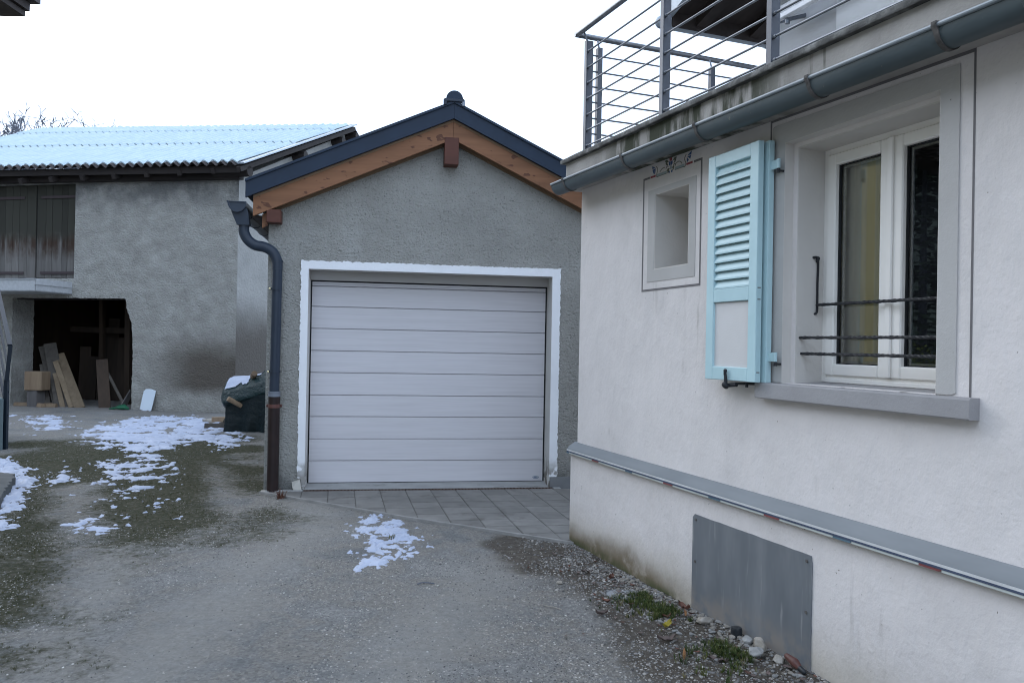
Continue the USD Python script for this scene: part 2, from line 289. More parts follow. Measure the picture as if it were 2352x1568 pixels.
M['pipe_brown'] = surf('pipe_brown', [(.3, (.010, .006, .006)), (.7, (.019, .011, .010))], scale=6., rough=.5, spec=.25)
M['clip_brown'] = flat('clip_brown', (.09, .035, .028), .5)
M['brass'] = flat('brass', (.75, .66, .40), .25, metallic=.6)
M['collar_grey'] = flat('collar_grey', (.14, .155, .185), .5)
M['concrete'] = surf('concrete', [(.3, (.27, .27, .265)), (.7, (.36, .36, .35))], scale=4., rough=.9, bump=(50., .003, 5.), extra=overlay((.13, .125, .11), spots(5., .55, .7, (1, 1, 1), 5., .6), 'cc'))
M['kerb'] = surf('kerb', [(.3, (.20, .195, .185)), (.7, (.30, .29, .275))], scale=7., rough=.9, bump=(50., .004, 5.))
M['concrete_dark'] = surf('concrete_dark', [(.3, (.13, .135, .14)), (.7, (.18, .185, .19))], scale=4., rough=.9, bump=(50., .003, 5.))
M['paver'] = surf('paver', [(.3, (.155, .148, .138)), (.7, (.215, .205, .19))], scale=5., rough=.9, bump=(70., .003, 5.), vary=.12,
    extra=chain(overlay((.055, .05, .045), both(spots(3.2, .42, .62, (1, 1, 1), 6., .85), lambda n, l, t: band(.9, 2.1, .5)(n, l, t)), 'pv'), overlay((.10, .09, .08), spots(6., .55, .7, (1, 1, 1), 6., .6), 'pw')))
M['joint'] = flat('joint', (.075, .068, .055), .95, v=.4)
M['rust'] = surf('rust', [(.3, (.05, .032, .026)), (.7, (.10, .065, .05))], scale=20., rough=.85, bump=(60., .003, 4.))
M['void'] = flat('void', (.006, .006, .006), .9)
M['tile_beige'] = flat('tile_beige', (.40, .38, .34), .8)
M['badge'] = flat('badge', (.30, .33, .36), .35); M['badge_blue'] = flat('badge_blue', (.05, .08, .17), .5)
# ---- barn
def zband(lo0, lo1, hi0, hi1, ns, na):
    def m(nodes, links, t):
        a = zmask(hi0, hi1, ns, na)(nodes, links, t + 'h'); b = zmask(lo0, lo1, ns, na * .6)(nodes, links, t + 'l')
        nodes[t + 'i'] = ('math', dict(math_type='subtract', value1=1.)); nodes[t + 'm'] = ('math', dict(math_type='multiply'))
        links.extend([(b, t + 'i.value2'), (a, t + 'm.value1'), (t + 'i.value', t + 'm.value2')]); return t + 'm.value'
    return m
stainA = overlay((.135, .118, .10), both(zband(.3, .6, 1.05, 1.85, 1.2, .28), band(-1.6, 3., .7)), 'ba', 1.)
M['stucco_barn'] = surf('stucco_barn', [(.25, (.27, .26, .235)), (.5, (.36, .35, .32)), (.75, (.46, .45, .42))], scale=2.4, stretch=(1, 1, 1.5), rot=(0, .5, 0), detail=9., nrough=.65, rough=.95, spec=.1, bump=(20., .07, 7., (1, 1, 1.5)), bump2=(3., .06, 3.),
    extra=chain(overlay((.18, .178, .17), both(spots(1.2, .35, .6), lambda n, l, t: band(4.45, 6., .3, 'z')(n, l, t)), 'bt'), stainA))
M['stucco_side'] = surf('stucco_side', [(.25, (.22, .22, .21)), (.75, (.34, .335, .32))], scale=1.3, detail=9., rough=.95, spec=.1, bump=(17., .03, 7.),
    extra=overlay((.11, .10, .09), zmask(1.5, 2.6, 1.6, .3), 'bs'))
M['old_wood'] = wood('old_wood', (.010, .008, .008), (.028, .021, .018), 'x', s=6.)
M['hay_board'] = wood('hay_board', (.07, .064, .058), (.16, .15, .14), 'z', rough=.85, s=8., k=.07, vary=.22,
    extra=chain(overlay((.035, .020, .013), both(zband(3.2, 3.65, 3.75, 4.1, 7., .35), spots(9., .3, .55, (1, 1, .12))), 'hb'), overlay((.032, .031, .024), zband(3.6, 3.95, 8., 9., 5., .25), 'hc')))
M['strap'] = flat('strap', (.045, .032, .033), .7)
M['galv'] = surf('galv', [(.3, (.34, .35, .36)), (.7, (.44, .45, .46))], scale=16., rough=.6, metallic=.1)
M['sheet_fibre'] = flat('sheet_fibre', (.05, .042, .04), .85, v=.3)
M['snow'] = surf('snow', [(.3, (.36, .40, .51)), (.7, (.47, .505, .60))], scale=3., rough=.6, spec=.3, bump=(25., .01, 5.), subsurface_weight=0.)  # blue of the sky light is put into the base colour
M['snow_roof'] = surf('snow_roof', [(.3, (.35, .445, .50)), (.7, (.44, .525, .56))], scale=3., rough=.6, spec=.3, bump=(14., .01, 4.))  # roof snow: the blue cast of the sky is carried in its colour
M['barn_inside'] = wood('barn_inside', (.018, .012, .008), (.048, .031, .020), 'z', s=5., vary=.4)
M['earth'] = flat('earth', (.07, .055, .045), .95, v=.3, bump=(12., .02, 5.))
M['plank_grey'] = wood('plank_grey', (.050, .043, .036), (.11, .097, .082), 'z', s=9., vary=.25)
M['plank_tan'] = wood('plank_tan', (.11, .08, .05), (.21, .16, .105), 'z', s=9., vary=.2)
M['log_end'] = wood('log_end', (.15, .10, .065), (.27, .20, .13), 'z', s=8., vary=.2)
M['log_grey'] = wood('log_grey', (.07, .066, .066), (.13, .12, .115), 'z', s=8.)
M['green_plastic'] = flat('green_plastic', (.015, .10, .05), .4)
M['white_board'] = flat('white_board', (.60, .67, .74), .6, v=.02)
M['tarp'] = surf('tarp', [(.3, (.004, .013, .014)), (.7, (.008, .022, .022))], scale=4., rough=.30, spec=.32, bump=(13., .05, 5.))
M['tarp_shaded'] = surf('tarp_shaded', [(.3, (.003, .007, .008)), (.7, (.006, .012, .013))], scale=4., rough=.45, spec=.25, bump=(11., .03, 5.))  # same tarpaulin as the hood, shade of the lower drape put into its colour
M['bark'] = surf('bark', [(.3, (.09, .10, .125)), (.7, (.15, .16, .185))], scale=6., rough=.9)
M['dark_paint'] = flat('dark_paint', (.006, .011, .018), .5, spec=.25)
M['step_concrete'] = surf('step_concrete', [(.3, (.09, .125, .135)), (.7, (.15, .185, .195))], scale=4., stretch=(1, 1, .4), rough=.9, bump=(40., .004, 5.))
M['slab_stone'] = surf('slab_stone', [(.3, (.075, .08, .083)), (.7, (.125, .13, .13))], scale=5., rough=.9, bump=(30., .012, 6.))
M['pebble'] = mat('pebble', {'oi': ('object_info', {}), 'r': ('rgb_ramp', dict(ramp=[(0, (.10, .10, .10)), (.3, (.20, .195, .185)), (.6, (.28, .27, .25)), (.85, (.36, .33, .29)), (.97, (.43, .41, .38)), (1, (.55, .53, .50))])), 'p': ('principled_bsdf', dict(roughness=.85, specular_ior_level=.25))},
    [('oi.random', 'r.fac'), ('r.color', 'p.base_color')])
M['pebble_dark'] = mat('pebble_dark', {'oi': ('object_info', {}), 'r': ('rgb_ramp', dict(ramp=[(0, (.06, .058, .055)), (.4, (.13, .125, .12)), (.7, (.20, .19, .18)), (.93, (.30, .28, .26)), (1, (.40, .38, .35))])), 'p': ('principled_bsdf', dict(roughness=.85, specular_ior_level=.25))},
    [('oi.random', 'r.fac'), ('r.color', 'p.base_color')])
M['stone_pale'] = surf('stone_pale', [(.3, (.24, .21, .17)), (.6, (.36, .33, .29)), (.75, (.46, .43, .39))], scale=14., rough=.9, bump=(45., .006, 5.))
M['stone_grey'] = surf('stone_grey', [(.3, (.20, .20, .195)), (.7, (.36, .355, .34))], scale=12., rough=.9, bump=(45., .004, 5.))
M['grass'] = mat('grass', {'oi': ('object_info', {}), 'r': ('rgb_ramp', dict(ramp=[(0, (.022, .036, .010)), (.5, (.042, .066, .016)), (.85, (.10, .11, .03)), (1, (.17, .145, .07))])), 'p': ('principled_bsdf', dict(roughness=.7, specular_ior_level=.2))}, [('oi.random', 'r.fac'), ('r.color', 'p.base_color')])
M['moss_blade'] = mat('moss_blade', {'oi': ('object_info', {}), 'r': ('rgb_ramp', dict(ramp=[(0, (.026, .031, .010)), (.5, (.046, .050, .018)), (.85, (.075, .070, .034)), (1, (.13, .11, .07))])), 'p': ('principled_bsdf', dict(roughness=.8, specular_ior_level=.2))}, [('oi.random', 'r.fac'), ('r.color', 'p.base_color')])
M['leaf_brown'] = surf('leaf_brown', [(.3, (.075, .032, .022)), (.7, (.13, .06, .04))], scale=30., rough=.6, vary=.4)
M['leaf_grey'] = surf('leaf_grey', [(.3, (.10, .075, .068)), (.7, (.16, .12, .105))], scale=30., rough=.7, vary=.3)
M['leaf_yellow'] = surf('leaf_yellow', [(.3, (.26, .20, .02)), (.7, (.38, .32, .05))], scale=20., rough=.6)
M['leaf_orange'] = surf('leaf_orange', [(.3, (.36, .17, .08)), (.7, (.45, .25, .12))], scale=20., rough=.6)
M['black_plastic'] = flat('black_plastic', (.012, .014, .016), .4)
M['cover_grey'] = surf('cover_grey', [(.3, (.20, .21, .22)), (.7, (.30, .31, .32))], scale=8., rough=.6)
M['house_left'] = flat('house_left', (.52, .42, .24), .9)
M['forest'] = surf('forest', [(.3, (.012, .020, .016)), (.7, (.06, .075, .05))], scale=.12, detail=9., rough=.95)
M['shrub_leaf'] = surf('shrub_leaf', [(.3, (.10, .14, .02)), (.7, (.20, .22, .04))], scale=3., rough=.8)
M['needle'] = surf('needle', [(.3, (.012, .024, .012)), (.7, (.035, .055, .020))], scale=3., rough=.9)

# ================================================================ GROUND
MOSS = Polygon([(-7.24, 11.74), (-4.24, 12.9), (-3.0, 10.43), (-2.45, 8.2), (-2.1, 7.3), (-1.86, 6.88), (-2.17, 6.44), (-2.37, 6.21), (-2.48, 5.35), (-2.4, 4.62), (-2.51, 4.25), (-2.34, 3.64), (-2.53, 3.36), (-6.38, 8.39), (-6.9, 10.01)])
TRACKS = [Polygon([(-4.78, 8.05), (-4.43, 8.43), (-3.06, 5.95), (-2.25, 4.48), (-2.6, 4.5), (-3.31, 5.8)]), Polygon([(-3.88, 9.97), (-3.5, 9.5), (-2.25, 7.02), (-2.34, 6.51), (-2.9, 7.6)])]
HB = np.array([.488, 6.257]); HU = np.array([.3561, -.93445]); HN = np.array([-.93445, -.3561])
def gz(x, y):
    p = np.stack([x, y, 0 * x], -1)
    z = .020 * (meshkit.fbm(p * 1.1, 3, 3) - .5) + .006 * (meshkit.fbm(p * 6., 3, 5) - .5)
    d = (x - HB[0]) * HN[0] + (y - HB[1]) * HN[1]
    s = (x - HB[0]) * HU[0] + (y - HB[1]) * HU[1]
    z = z + .030 * np.clip(1 - np.abs(d) / .45, 0, 1) * np.clip((s - 1.2) / .8, 0, 1)
    fade = np.clip((np.hypot(x, y) - 26) / 10, 0, 1)
    return z * (1 - fade)
def sdist(poly, x, y):
    """signed distance, positive inside"""
    P = shapely.points(x, y); ins = shapely.contains(poly, P); d = shapely.distance(poly.exterior, P); return np.where(ins, d, -d)
def moss_at(x, y):
    p = np.stack([x, y, 0 * x], -1)
    m = np.clip(.5 + sdist(MOSS, x, y) / 1.0 + 1.7 * (meshkit.fbm(p * 1.6, 4, 11) - .5), 0, 1)
    for t in TRACKS: m = m * (1 - .75 * np.clip(.5 + sdist(t, x, y) / .35 + .9 * (meshkit.fbm(p * 2.5, 3, 17) - .5), 0, 1))
    return np.clip(m, 0, 1)
def wall_at(x, y):
    """the darker strip of loose stones along the white wall"""
    d = (x - HB[0]) * HN[0] + (y - HB[1]) * HN[1]; s = (x - HB[0]) * HU[0] + (y - HB[1]) * HU[1]; p = np.stack([x, y, 0 * x], -1)
    return np.clip(.5 + (.62 - d) / .4 + 1.6 * (meshkit.fbm(p * 2.2, 4, 23) - .5), 0, 1) * np.clip((s + .5) / .3, 0, 1) * (d > -.3)
xs = np.concatenate([[-400, -200, -100, -60, -40, -28], np.arange(-20, -8, .4), np.arange(-8, 3, .055), np.arange(3, 12, .4), [14, 28, 45, 80, 160, 400]])
ys = np.concatenate([[-400, -200, -100, -40, -20, -10], np.arange(-5, 2.6, .4), np.arange(2.6, 16, .055), np.arange(16, 24, .4), [26, 32, 45, 80, 160, 400]])
X, Y = np.meshgrid(xs, ys); V, F = grid_mesh(X, Y, gz(X, Y))
WORN = [(LineString([(-1.75, 2.6), (-1.69, 3.5), (-1.71, 5.1), (-1.67, 6.7), (-1.85, 7.6)]), .30), (LineString([(-.62, 2.6), (-.52, 3.6), (-.40, 4.45), (-.05, 5.4), (.28, 6.0)]), .27), (LineString([(-3.9, 8.6), (-3.2, 6.6), (-2.5, 4.9), (-2.0, 3.2)]), .16)]
def worn_at(x, y):
    P = shapely.points(x, y); p = np.stack([x, y, 0 * x], -1); n = 1.1 * (meshkit.fbm(p * 2.2, 4, 61) - .5); m = 0 * x
    for l, w in WORN: m = np.maximum(m, np.clip(1.15 - shapely.distance(l, P) / w * .75 + n, 0, 1))
    return m
gp = obj('ground', (V, F), None, smooth=True, kind='structure', label='gravel drive with brown earth and dark mossy grass patches', cat='ground')
near = (X.ravel() > -9) & (X.ravel() < 4) & (Y.ravel() > 2) & (Y.ravel() < 17)
mo, wl, wo = np.zeros(len(V)), np.zeros(len(V)), np.zeros(len(V))
mo[near] = moss_at(V[near, 0], V[near, 1]); wl[near] = wall_at(V[near, 0], V[near, 1]); wo[near] = worn_at(V[near, 0], V[near, 1])
for nm, arr in (('moss', mo), ('wallside', wl), ('worn', wo)):
    UsdGeom.PrimvarsAPI(gp).CreatePrimvar(nm, Sdf.ValueTypeNames.FloatArray, 'vertex').Set(Vt.FloatArray.FromNumpy(arr.astype(np.float32)))
M['ground'] = mat('ground', {
    'g': ('geometry', {}), 'am': ('attribute', dict(attribute='moss')), 'aw': ('attribute', dict(attribute='wallside')),
    'n1': ('noise_texture', dict(scale=1.25, detail=9., roughness=.68)), 'r1': ('rgb_ramp', dict(ramp=[(.28, (.14, .14, .138)), (.40, (.205, .205, .20)), (.48, (.25, .235, .212)), (.55, (.225, .222, .214)), (.63, (.27, .265, .252)), (.75, (.34, .332, .315))])),
    'v': ('voronoi_texture', dict(scale=75., randomness=1.)), 'bw': ('rgb_to_bw', {}), 'rv': ('rgb_ramp', dict(ramp=[(.0, (.62,) * 3), (.45, (.92,) * 3), (.8, (1.12,) * 3), (1., (1.5, 1.48, 1.42))])),
    'mul': ('mix_color', dict(blend_type='multiply', fac=.85, use_clamp=False)),
    'n2': ('noise_texture', dict(scale=22., detail=6., roughness=.7)), 'rm': ('rgb_ramp', dict(ramp=[(.3, (.016, .019, .006)), (.46, (.032, .035, .013)), (.58, (.060, .056, .033)), (.69, (.17, .16, .14))])),
    'n3': ('noise_texture', dict(scale=14., detail=8., roughness=.75)), 'rmm': ('map_range', dict(from_min=.36, from_max=.64, to_min=-.30, to_max=.30, clamp=True)), 'ad': ('math', dict(math_type='add')),
    'mk': ('map_range', dict(range_type='smoothstep', from_min=.15, from_max=.95, to_min=0., to_max=.92, clamp=True)),
    'ao': ('attribute', dict(attribute='worn')), 'wm': ('math', dict(math_type='multiply', value2=.6)), 'rwo': ('rgb_ramp', dict(ramp=[(.3, (.25, .243, .228)), (.5, (.31, .298, .275)), (.7, (.38, .368, .345))])), 'mo': ('mix_color', {}), 'mx': ('mix_color', {}), 'rw': ('rgb_ramp', dict(ramp=[(.3, (.035, .028, .020)), (.5, (.075, .060, .045)), (.65, (.13, .112, .09)), (.78, (.21, .195, .17))])),
    'ww': ('map_range', dict(range_type='smoothstep', from_min=.25, from_max=.8, to_min=0., to_max=.85, clamp=True)), 'mw': ('mix_color', {}),
    'b': ('bump', dict(distance=.012, strength=1.)), 'b2': ('bump', dict(distance=.03, strength=.8)), 'n4': ('noise_texture', dict(scale=95., detail=4., roughness=.7)),
    'p': ('principled_bsdf', dict(roughness=.95, specular_ior_level=.15))},
    [('g.position', 'n1.vector'), ('g.position', 'v.vector'), ('g.position', 'n2.vector'), ('g.position', 'n3.vector'), ('g.position', 'n4.vector'), ('n1.fac', 'r1.fac'), ('v.color', 'bw.color'), ('bw.val', 'rv.fac'),
     ('r1.color', 'mul.a'), ('rv.color', 'mul.b'), ('n2.fac', 'rm.fac'), ('n3.fac', 'rmm.value'), ('am.fac', 'ad.value1'), ('rmm.result', 'ad.value2'), ('ad.value', 'mk.value'), ('ao.fac', 'wm.value1'), ('wm.value', 'mo.fac'), ('n2.fac', 'rwo.fac'), ('mul.result', 'mo.a'), ('rwo.color', 'mo.b'), ('mk.result', 'mx.fac'), ('mo.result', 'mx.a'), ('rm.color', 'mx.b'),
     ('n2.fac', 'rw.fac'), ('aw.fac', 'ww.value'), ('ww.result', 'mw.fac'), ('mx.result', 'mw.a'), ('rw.color', 'mw.b'), ('mw.result', 'p.base_color'),
     ('n4.fac', 'b.height'), ('n2.fac', 'b2.height'), ('b2.normal', 'b.normal'), ('b.normal', 'p.normal')])
UsdShade.MaterialBindingAPI.Apply(gp).Bind(M['ground'])

# ================================================================ HOUSE (white, right)   local: x along the wall, y into it
HROT = math.degrees(math.atan2(-.93445, .3561))
house = thing('white_house', 'white plastered house on the right with grey framed window, blue shutter and terrace', 'house', (.488, 6.257, 0), HROT)
YW = .04
S1 = 9.0
niche = sbox(1.146, 2.069, 1.548, 2.57); winop = sbox(2.45, 1.385, 3.335, 2.59); winreb = sbox(2.415, 1.385, 3.335, 2.615)
wallp = sbox(.03, .72, S1, 2.98)
obj('wall', [plate(wallp.difference(niche).difference(winreb), YW, YW + .05), plate(wallp.difference(niche).difference(winop), YW + .05, YW + .30), box(.03, .28, YW + .3, 3.6, .72, 2.98)], M['wall_white'], house)
obj('niche_lining', [box(1.11, 1.58, YW + .3, YW + .34, 2.03, 2.61)], M['reveal'], house, label='plastered back of the small blind window')
nr = lambda a, b: Polygon(b.exterior.coords, [list(a.exterior.coords)])
obj('reveal', [plate(nr(sbox(1.152, 2.075, 1.542, 2.564), sbox(1.1465, 2.0695, 1.5475, 2.5695)), YW - .001, YW + .3)], M['reveal'], house, label='beige reveal of the small blind window')
obj('plinth', [plate(sbox(-.005, -.4, S1, .725), 0, .25), box(-.005, .25, .25, 3.6, -.4, .725)], M['plinth_white'], house)
# painted surrounds
ring = lambda x0, z0, x1, z1, w: sbox(x0, z0, x1, z1).difference(sbox(x0 + w, z0 + w, x1 - w, z1 - w))
nl = ring(.99, 1.93, 1.68, 2.70, .014).difference(sbox(1.078, 2.66, 1.592, 2.72))
obj('painted_line', plate(nl, YW - .0015, YW + .002), M['line_grey'], house, label='thin grey line painted round the small blind window')
obj('niche_surround', plate(sbox(1.061, 1.991, 1.621, 2.604).difference(niche), YW - .003, YW + .002), M['surround_grey'], house, label='grey band painted round the small blind window')
wl_ = Polygon([(2.297, 1.38), (3.489, 1.38), (3.489, 2.729), (2.297, 2.757)]).difference(Polygon([(2.307, 1.3), (3.480, 1.3), (3.480, 2.715), (2.307, 2.742)]))
obj('painted_line', plate(wl_, YW - .0015, YW + .002), M['line_grey'], house, label='thin grey line painted round the large window')
ws = jag(Polygon([(2.318, 1.386), (3.423, 1.386), (3.423, 2.690), (2.318, 2.718)]), .0006, 3, .03).difference(winreb)
obj('window_surround', plate(ws, YW - .005, YW + .002), M['surround_grey'], house)
rv = winop.exterior
obj('window_reveal', [plate(nr(sbox(2.456, 1.38, 3.329, 2.584), sbox(2.451, 1.379, 3.3345, 2.5895)), YW + .051, YW + .24), plate(nr(sbox(2.419, 1.38, 3.332, 2.611), sbox(2.4155, 1.379, 3.3345, 2.6145)), YW - .004, YW + .05)], M['reveal'], house)
# stencilled ornament
def orn(m, *polys): obj('ornament', [plate(p if hasattr(p, 'geom_type') else Polygon(p), YW - .0018, YW + .001) for p in polys], M[m], house)
mid = 1.335
orn('orn_red', sbox(1.085, 2.686, 1.148, 2.699), sbox(1.51, 2.687, 1.577, 2.70), [(1.331, 2.806), (1.345, 2.775), (1.341, 2.752), (1.3335, 2.752), (1.3325, 2.79)], [(1.329, 2.80), (1.3295, 2.752), (1.319, 2.754), (1.313, 2.772)])
orn('orn_teal', sbox(1.165, 2.684, 1.282, 2.699), sbox(1.38, 2.687, 1.486, 2.702), [(1.322, 2.70), (1.343, 2.70), (1.341, 2.72), (1.324, 2.72)])
orn('line_grey', sbox(1.165, 2.680, 1.282, 2.6838), sbox(1.38, 2.683, 1.486, 2.6868))
orn('orn_blue', [(1.309, 2.753), (1.33, 2.748), (1.327, 2.722), (1.311, 2.728)], [(1.351, 2.751), (1.333, 2.748), (1.335, 2.722), (1.351, 2.733)],
    [(1.52, 2.746), (1.567, 2.766), (1.559, 2.743)], [(1.519, 2.740), (1.559, 2.739), (1.551, 2.719)], [(1.515, 2.734), (1.536, 2.715), (1.517, 2.705)],
    [(1.101, 2.764), (1.142, 2.748), (1.106, 2.743)], [(1.106, 2.739), (1.145, 2.742), (1.120, 2.712)], [(1.147, 2.738), (1.139, 2.707), (1.124, 2.709)], Point(1.313, 2.684).buffer(.007), Point(1.344, 2.685).buffer(.008))
lf = lambda a, b, w: (lambda A, B: LineString([A, .5 * (A + B) + w * np.array([-(B - A)[1], (B - A)[0]]), B]).buffer(.0005).union(Polygon([A, .5 * (A + B) + w * np.array([-(B - A)[1], (B - A)[0]]), B, .5 * (A + B) - w * np.array([-(B - A)[1], (B - A)[0]])])))(np.array(a), np.array(b))
orn('orn_green', lf((1.258, 2.765), (1.305, 2.752), .22), lf((1.268, 2.750), (1.299, 2.730), .2), lf((1.402, 2.764), (1.355, 2.752), .2), lf((1.394, 2.752), (1.364, 2.732), .18), lf((1.282, 2.696), (1.318, 2.708), .22), lf((1.286, 2.684), (1.316, 2.694), .2), lf((1.372, 2.711), (1.346, 2.704), .25), lf((1.368, 2.702), (1.350, 2.688), .2),
    *[LineString(catmull(np.array(c), 6)).buffer(.0022) for c in ([(1.505, 2.755), (1.487, 2.732), (1.503, 2.703), (1.494, 2.684), (1.477, 2.684)], [(1.153, 2.752), (1.171, 2.732), (1.161, 2.700), (1.159, 2.685), (1.177, 2.680)], [(1.385, 2.722), (1.42, 2.730), (1.447, 2.722), (1.459, 2.709)], [(1.201, 2.708), (1.228, 2.723), (1.257, 2.725)], [(1.36, 2.716), (1.375, 2.727), (1.388, 2.712)], [(1.30, 2.722), (1.288, 2.727), (1.274, 2.716)])])
# ledge with painted edge
prof = [(.06, .789), (.036, .789), (.024, .781), (-.004, .764), (-.020, .750), (-.028, .738), (-.031, .733), (.06, .733)]
obj('ledge', [prism_x(prof, -.012, S1)], M['ledge_grey'], house, smooth=50)
obj('ledge_stripe', [box(-.014, S1, -.033, .06, .7225, .7325)], M['lip'], house, label='white stripe along the ledge')
obj('ledge_stripe', [box(-.014, S1, -.0345, .06, .7135, .722)], M['navy'], house, label='dark blue stripe along the ledge')
blocks = [(.43, .54, 'r'), (1.42, 1.531, 'r'), (2.382, 2.502, 'r'), (3.325, 3.432, 'r'), (.935, 1.033, 'b'), (1.90, 2.016, 'b'), (2.86, 2.973, 'b'), (-.014, .03, 'b'), (3.80, 3.91, 'b')]
mint = sbox(-.014, .7035, S1, .713)
for a, b, _ in blocks: mint = mint.difference(sbox(a, .70, b, .72))
obj('ledge_stripe', plate(mint, -.033, .05), M['mint'], house, label='pale mint stripe along the ledge')
for a, b, c in blocks:
    sk = .012
    obj('painted_block', plate([(a, .7035), (b - sk, .7035), (b, .713), (a + sk * .3, .713)] if a > 0 else sbox(a, .7035, b, .713), -.0332, .05), M['red_paint' if c == 'r' else 'blue_paint'], house, label='dark red block on the mint stripe' if c == 'r' else 'blue block on the mint stripe')
# cover plate
obj('cover_plate', plate(jag(sbox(1.712, -.1, 2.703, .575), .0008, 5, .04), -.006, -.0005), M['zinc_plate'], house, label='grey sheet metal plate over an opening in the plinth')
for x in (1.745, 2.67):
    for z in (.545, .30): obj('plate_screw', cyl((x, -.010, z), (x, -.005, z), .008, 10), M['bracket'], house)
# sill
sl = [(-.012, 1.299), (-.016, 1.304), (-.016, 1.374), (-.010, 1.381), (.28, 1.392), (.28, 1.299)]
obj('sill', prism_x(sl, 2.272, 3.525), M['sill_grey'], house)
# window
win = sub('window', house)
D0 = YW + .22; wx0, wx1, wz0, wz1 = 2.45, 3.335, 1.392, 2.589
def frame(x0, z0, x1, z1, w, y0, y1, c=.004): return [cbox(x0, x0 + w, y0, y1, z0, z1, c), cbox(x1 - w, x1, y0, y1, z0, z1, c), cbox(x0 + w - .001, x1 - w + .001, y0, y1, z1 - w, z1, c), cbox(x0 + w - .001, x1 - w + .001, y0, y1, z0, z0 + w, c)]
obj('frame', frame(wx0, wz0, wx1, wz1, .038, D0, D0 + .07) + [cbox(wx0 + .036, wx1 - .036, D0 - .012, D0 + .02, wz0, wz0 + .022, .003)], M['pvc_white'], win)
mid_ = 2.8925
for (a, b) in ((2.484, 2.884), (2.901, 3.301)):
    obj('sash', frame(a, 1.428, b, 2.554, .058, D0 - .012, D0 + .055, .006) + [cbox(a + .044, b - .044, D0 + .004, D0 + .02, 1.470, 1.484, .003)], M['pvc_white'], win)
    obj('seal', [q for q in frame(a + .057, 1.485, b - .057, 2.497, .006, D0 + .012, D0 + .03, .001)], M['seal_black'], win)
    obj('spacer', frame(a + .064, 1.492, b - .064, 2.490, .011, D0 + .033, D0 + .045, .001), M['spacer'], win)
    obj('pane', trimesh.Trimesh(np.array([(a + .057, D0 + .025, 1.485), (b - .057, D0 + .025, 1.485), (b - .057, D0 + .025, 2.497), (a + .057, D0 + .025, 2.497)]), [(0, 1, 2), (0, 2, 3)], process=False), M['glass'], win, smooth=False)
obj('mullion', [cbox(2.8745, 2.9105, D0 - .024, D0 - .010, 1.43, 2.553, .005)], M['pvc_white'], win)
cur = [np.array([2.50 + t * .40, D0 + .075 + .004 * math.sin(t * 40), 0]) for t in np.linspace(0, 1, 60)]
cv = np.vstack([np.array(cur) + [0, 0, 1.30], np.array(cur) + [0, 0, 2.7]]); cf = []
for i in range(59): cf += [(i, i + 1, 61 + i), (i, 61 + i, 60 + i)]
obj('curtain', [trimesh.Trimesh(cv, cf, process=False), trimesh.Trimesh(cv + [0, .003, 0], [f[::-1] for f in cf], process=False)], M['curtain'], house)
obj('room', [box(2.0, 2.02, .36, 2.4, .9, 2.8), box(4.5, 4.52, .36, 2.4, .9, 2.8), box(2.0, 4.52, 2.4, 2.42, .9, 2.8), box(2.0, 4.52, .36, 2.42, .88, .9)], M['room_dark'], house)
# guard bars
def twist(p, q, r=.0080):
    p, q = np.array(p), np.array(q); n = 70; t = np.linspace(0, 1, n); P = p + (q - p) * t[:, None]
    m = tube(P, r, 6); v = m.vertices[:n * 6].reshape(n, 6, 3); v[:] = P[:, None] + (v - P[:, None]) * np.array([1.12, .9, 1., 1.12, .9, 1.])[None, :, None]; d = (q - p) / np.linalg.norm(q - p)
    for i in range(n):
        a = i * .45; c, s = math.cos(a), math.sin(a); w = v[i] - P[i]; v[i] = P[i] + w * c + np.cross(d, w) * s + d * (w @ d)[:, None] * (1 - c)
    m.vertices[:n * 6] = v.reshape(-1, 3); return m
gb = sub('window_guard', house)
obj('guard_bar', [twist((2.462, .215, 1.787), (3.34, .215, 1.787))], M['black_iron'], gb)
obj('guard_bar', [twist((2.446, .115, 1.617), (3.34, .115, 1.617))], M['black_iron'], gb)
obj('guard_bar', [twist((2.455, .125, 1.536), (3.34, .125, 1.536))], M['black_iron'], gb)
obj('guard_rod', [tube(catmull([(2.452, .20, 2.028), (2.462, .19, 2.03), (2.464, .215, 2.02), (2.464, .215, 1.9), (2.464, .215, 1.77), (2.464, .21, 1.745), (2.452, .205, 1.74)], 5), .006, 8), hull_spheres([(2.464, .215, 2.026), (2.464, .212, 2.012)], [.011, .009]) and to_tri(hull_spheres([(2.464, .215, 2.026), (2.464, .212, 2.012)], [.011, .009]))], M['black_iron'], gb)
# shutter: two folded leaves
sh = sub('shutter', house)
SX0, SX1, SZ0, SZ1 = 1.890, 2.332, 1.381, 2.638
def leaf(y0, y1, x0, x1, first):
    w = .068
    fr = [cbox(x0, x0 + w, y0, y1, SZ0, SZ1, .003), cbox(x1 - w, x1, y0, y1, SZ0, SZ1, .003), cbox(x0 + w - .002, x1 - w + .002, y0 + .001, y1 - .001, SZ1 - w, SZ1 - .001, .003), cbox(x0 + w - .002, x1 - w + .002, y0 + .001, y1 - .001, SZ0 + .001, SZ0 + w + .006, .003), cbox(x0 + w - .002, x1 - w + .002, y0 + .001, y1 - .001, 1.811, 1.884, .003)]
    obj('leaf_frame', fr, M['teal_paint'], sh)
    n = 14; zz = np.linspace(1.888, 2.566, n + 1)
    for i in range(n):
        z0, z1 = zz[i], zz[i + 1]; p = [(y0 + .004, z0 - .002), (y0 + .004, z0 + .007), (y1 - .005, z1 + .012), (y1 - .005, z1 + .004)]
        obj('slat', prism_x(p, x0 + w - .003, x1 - w + .003), M['teal_paint'], sh, smooth=False)
    obj('panel', cbox(x0 + w - .002, x1 - w + .002, y0 + .014, y1 - .012, SZ0 + w, 1.81, .002), M['panel_white'], sh, label='white lower panel of the shutter leaf')
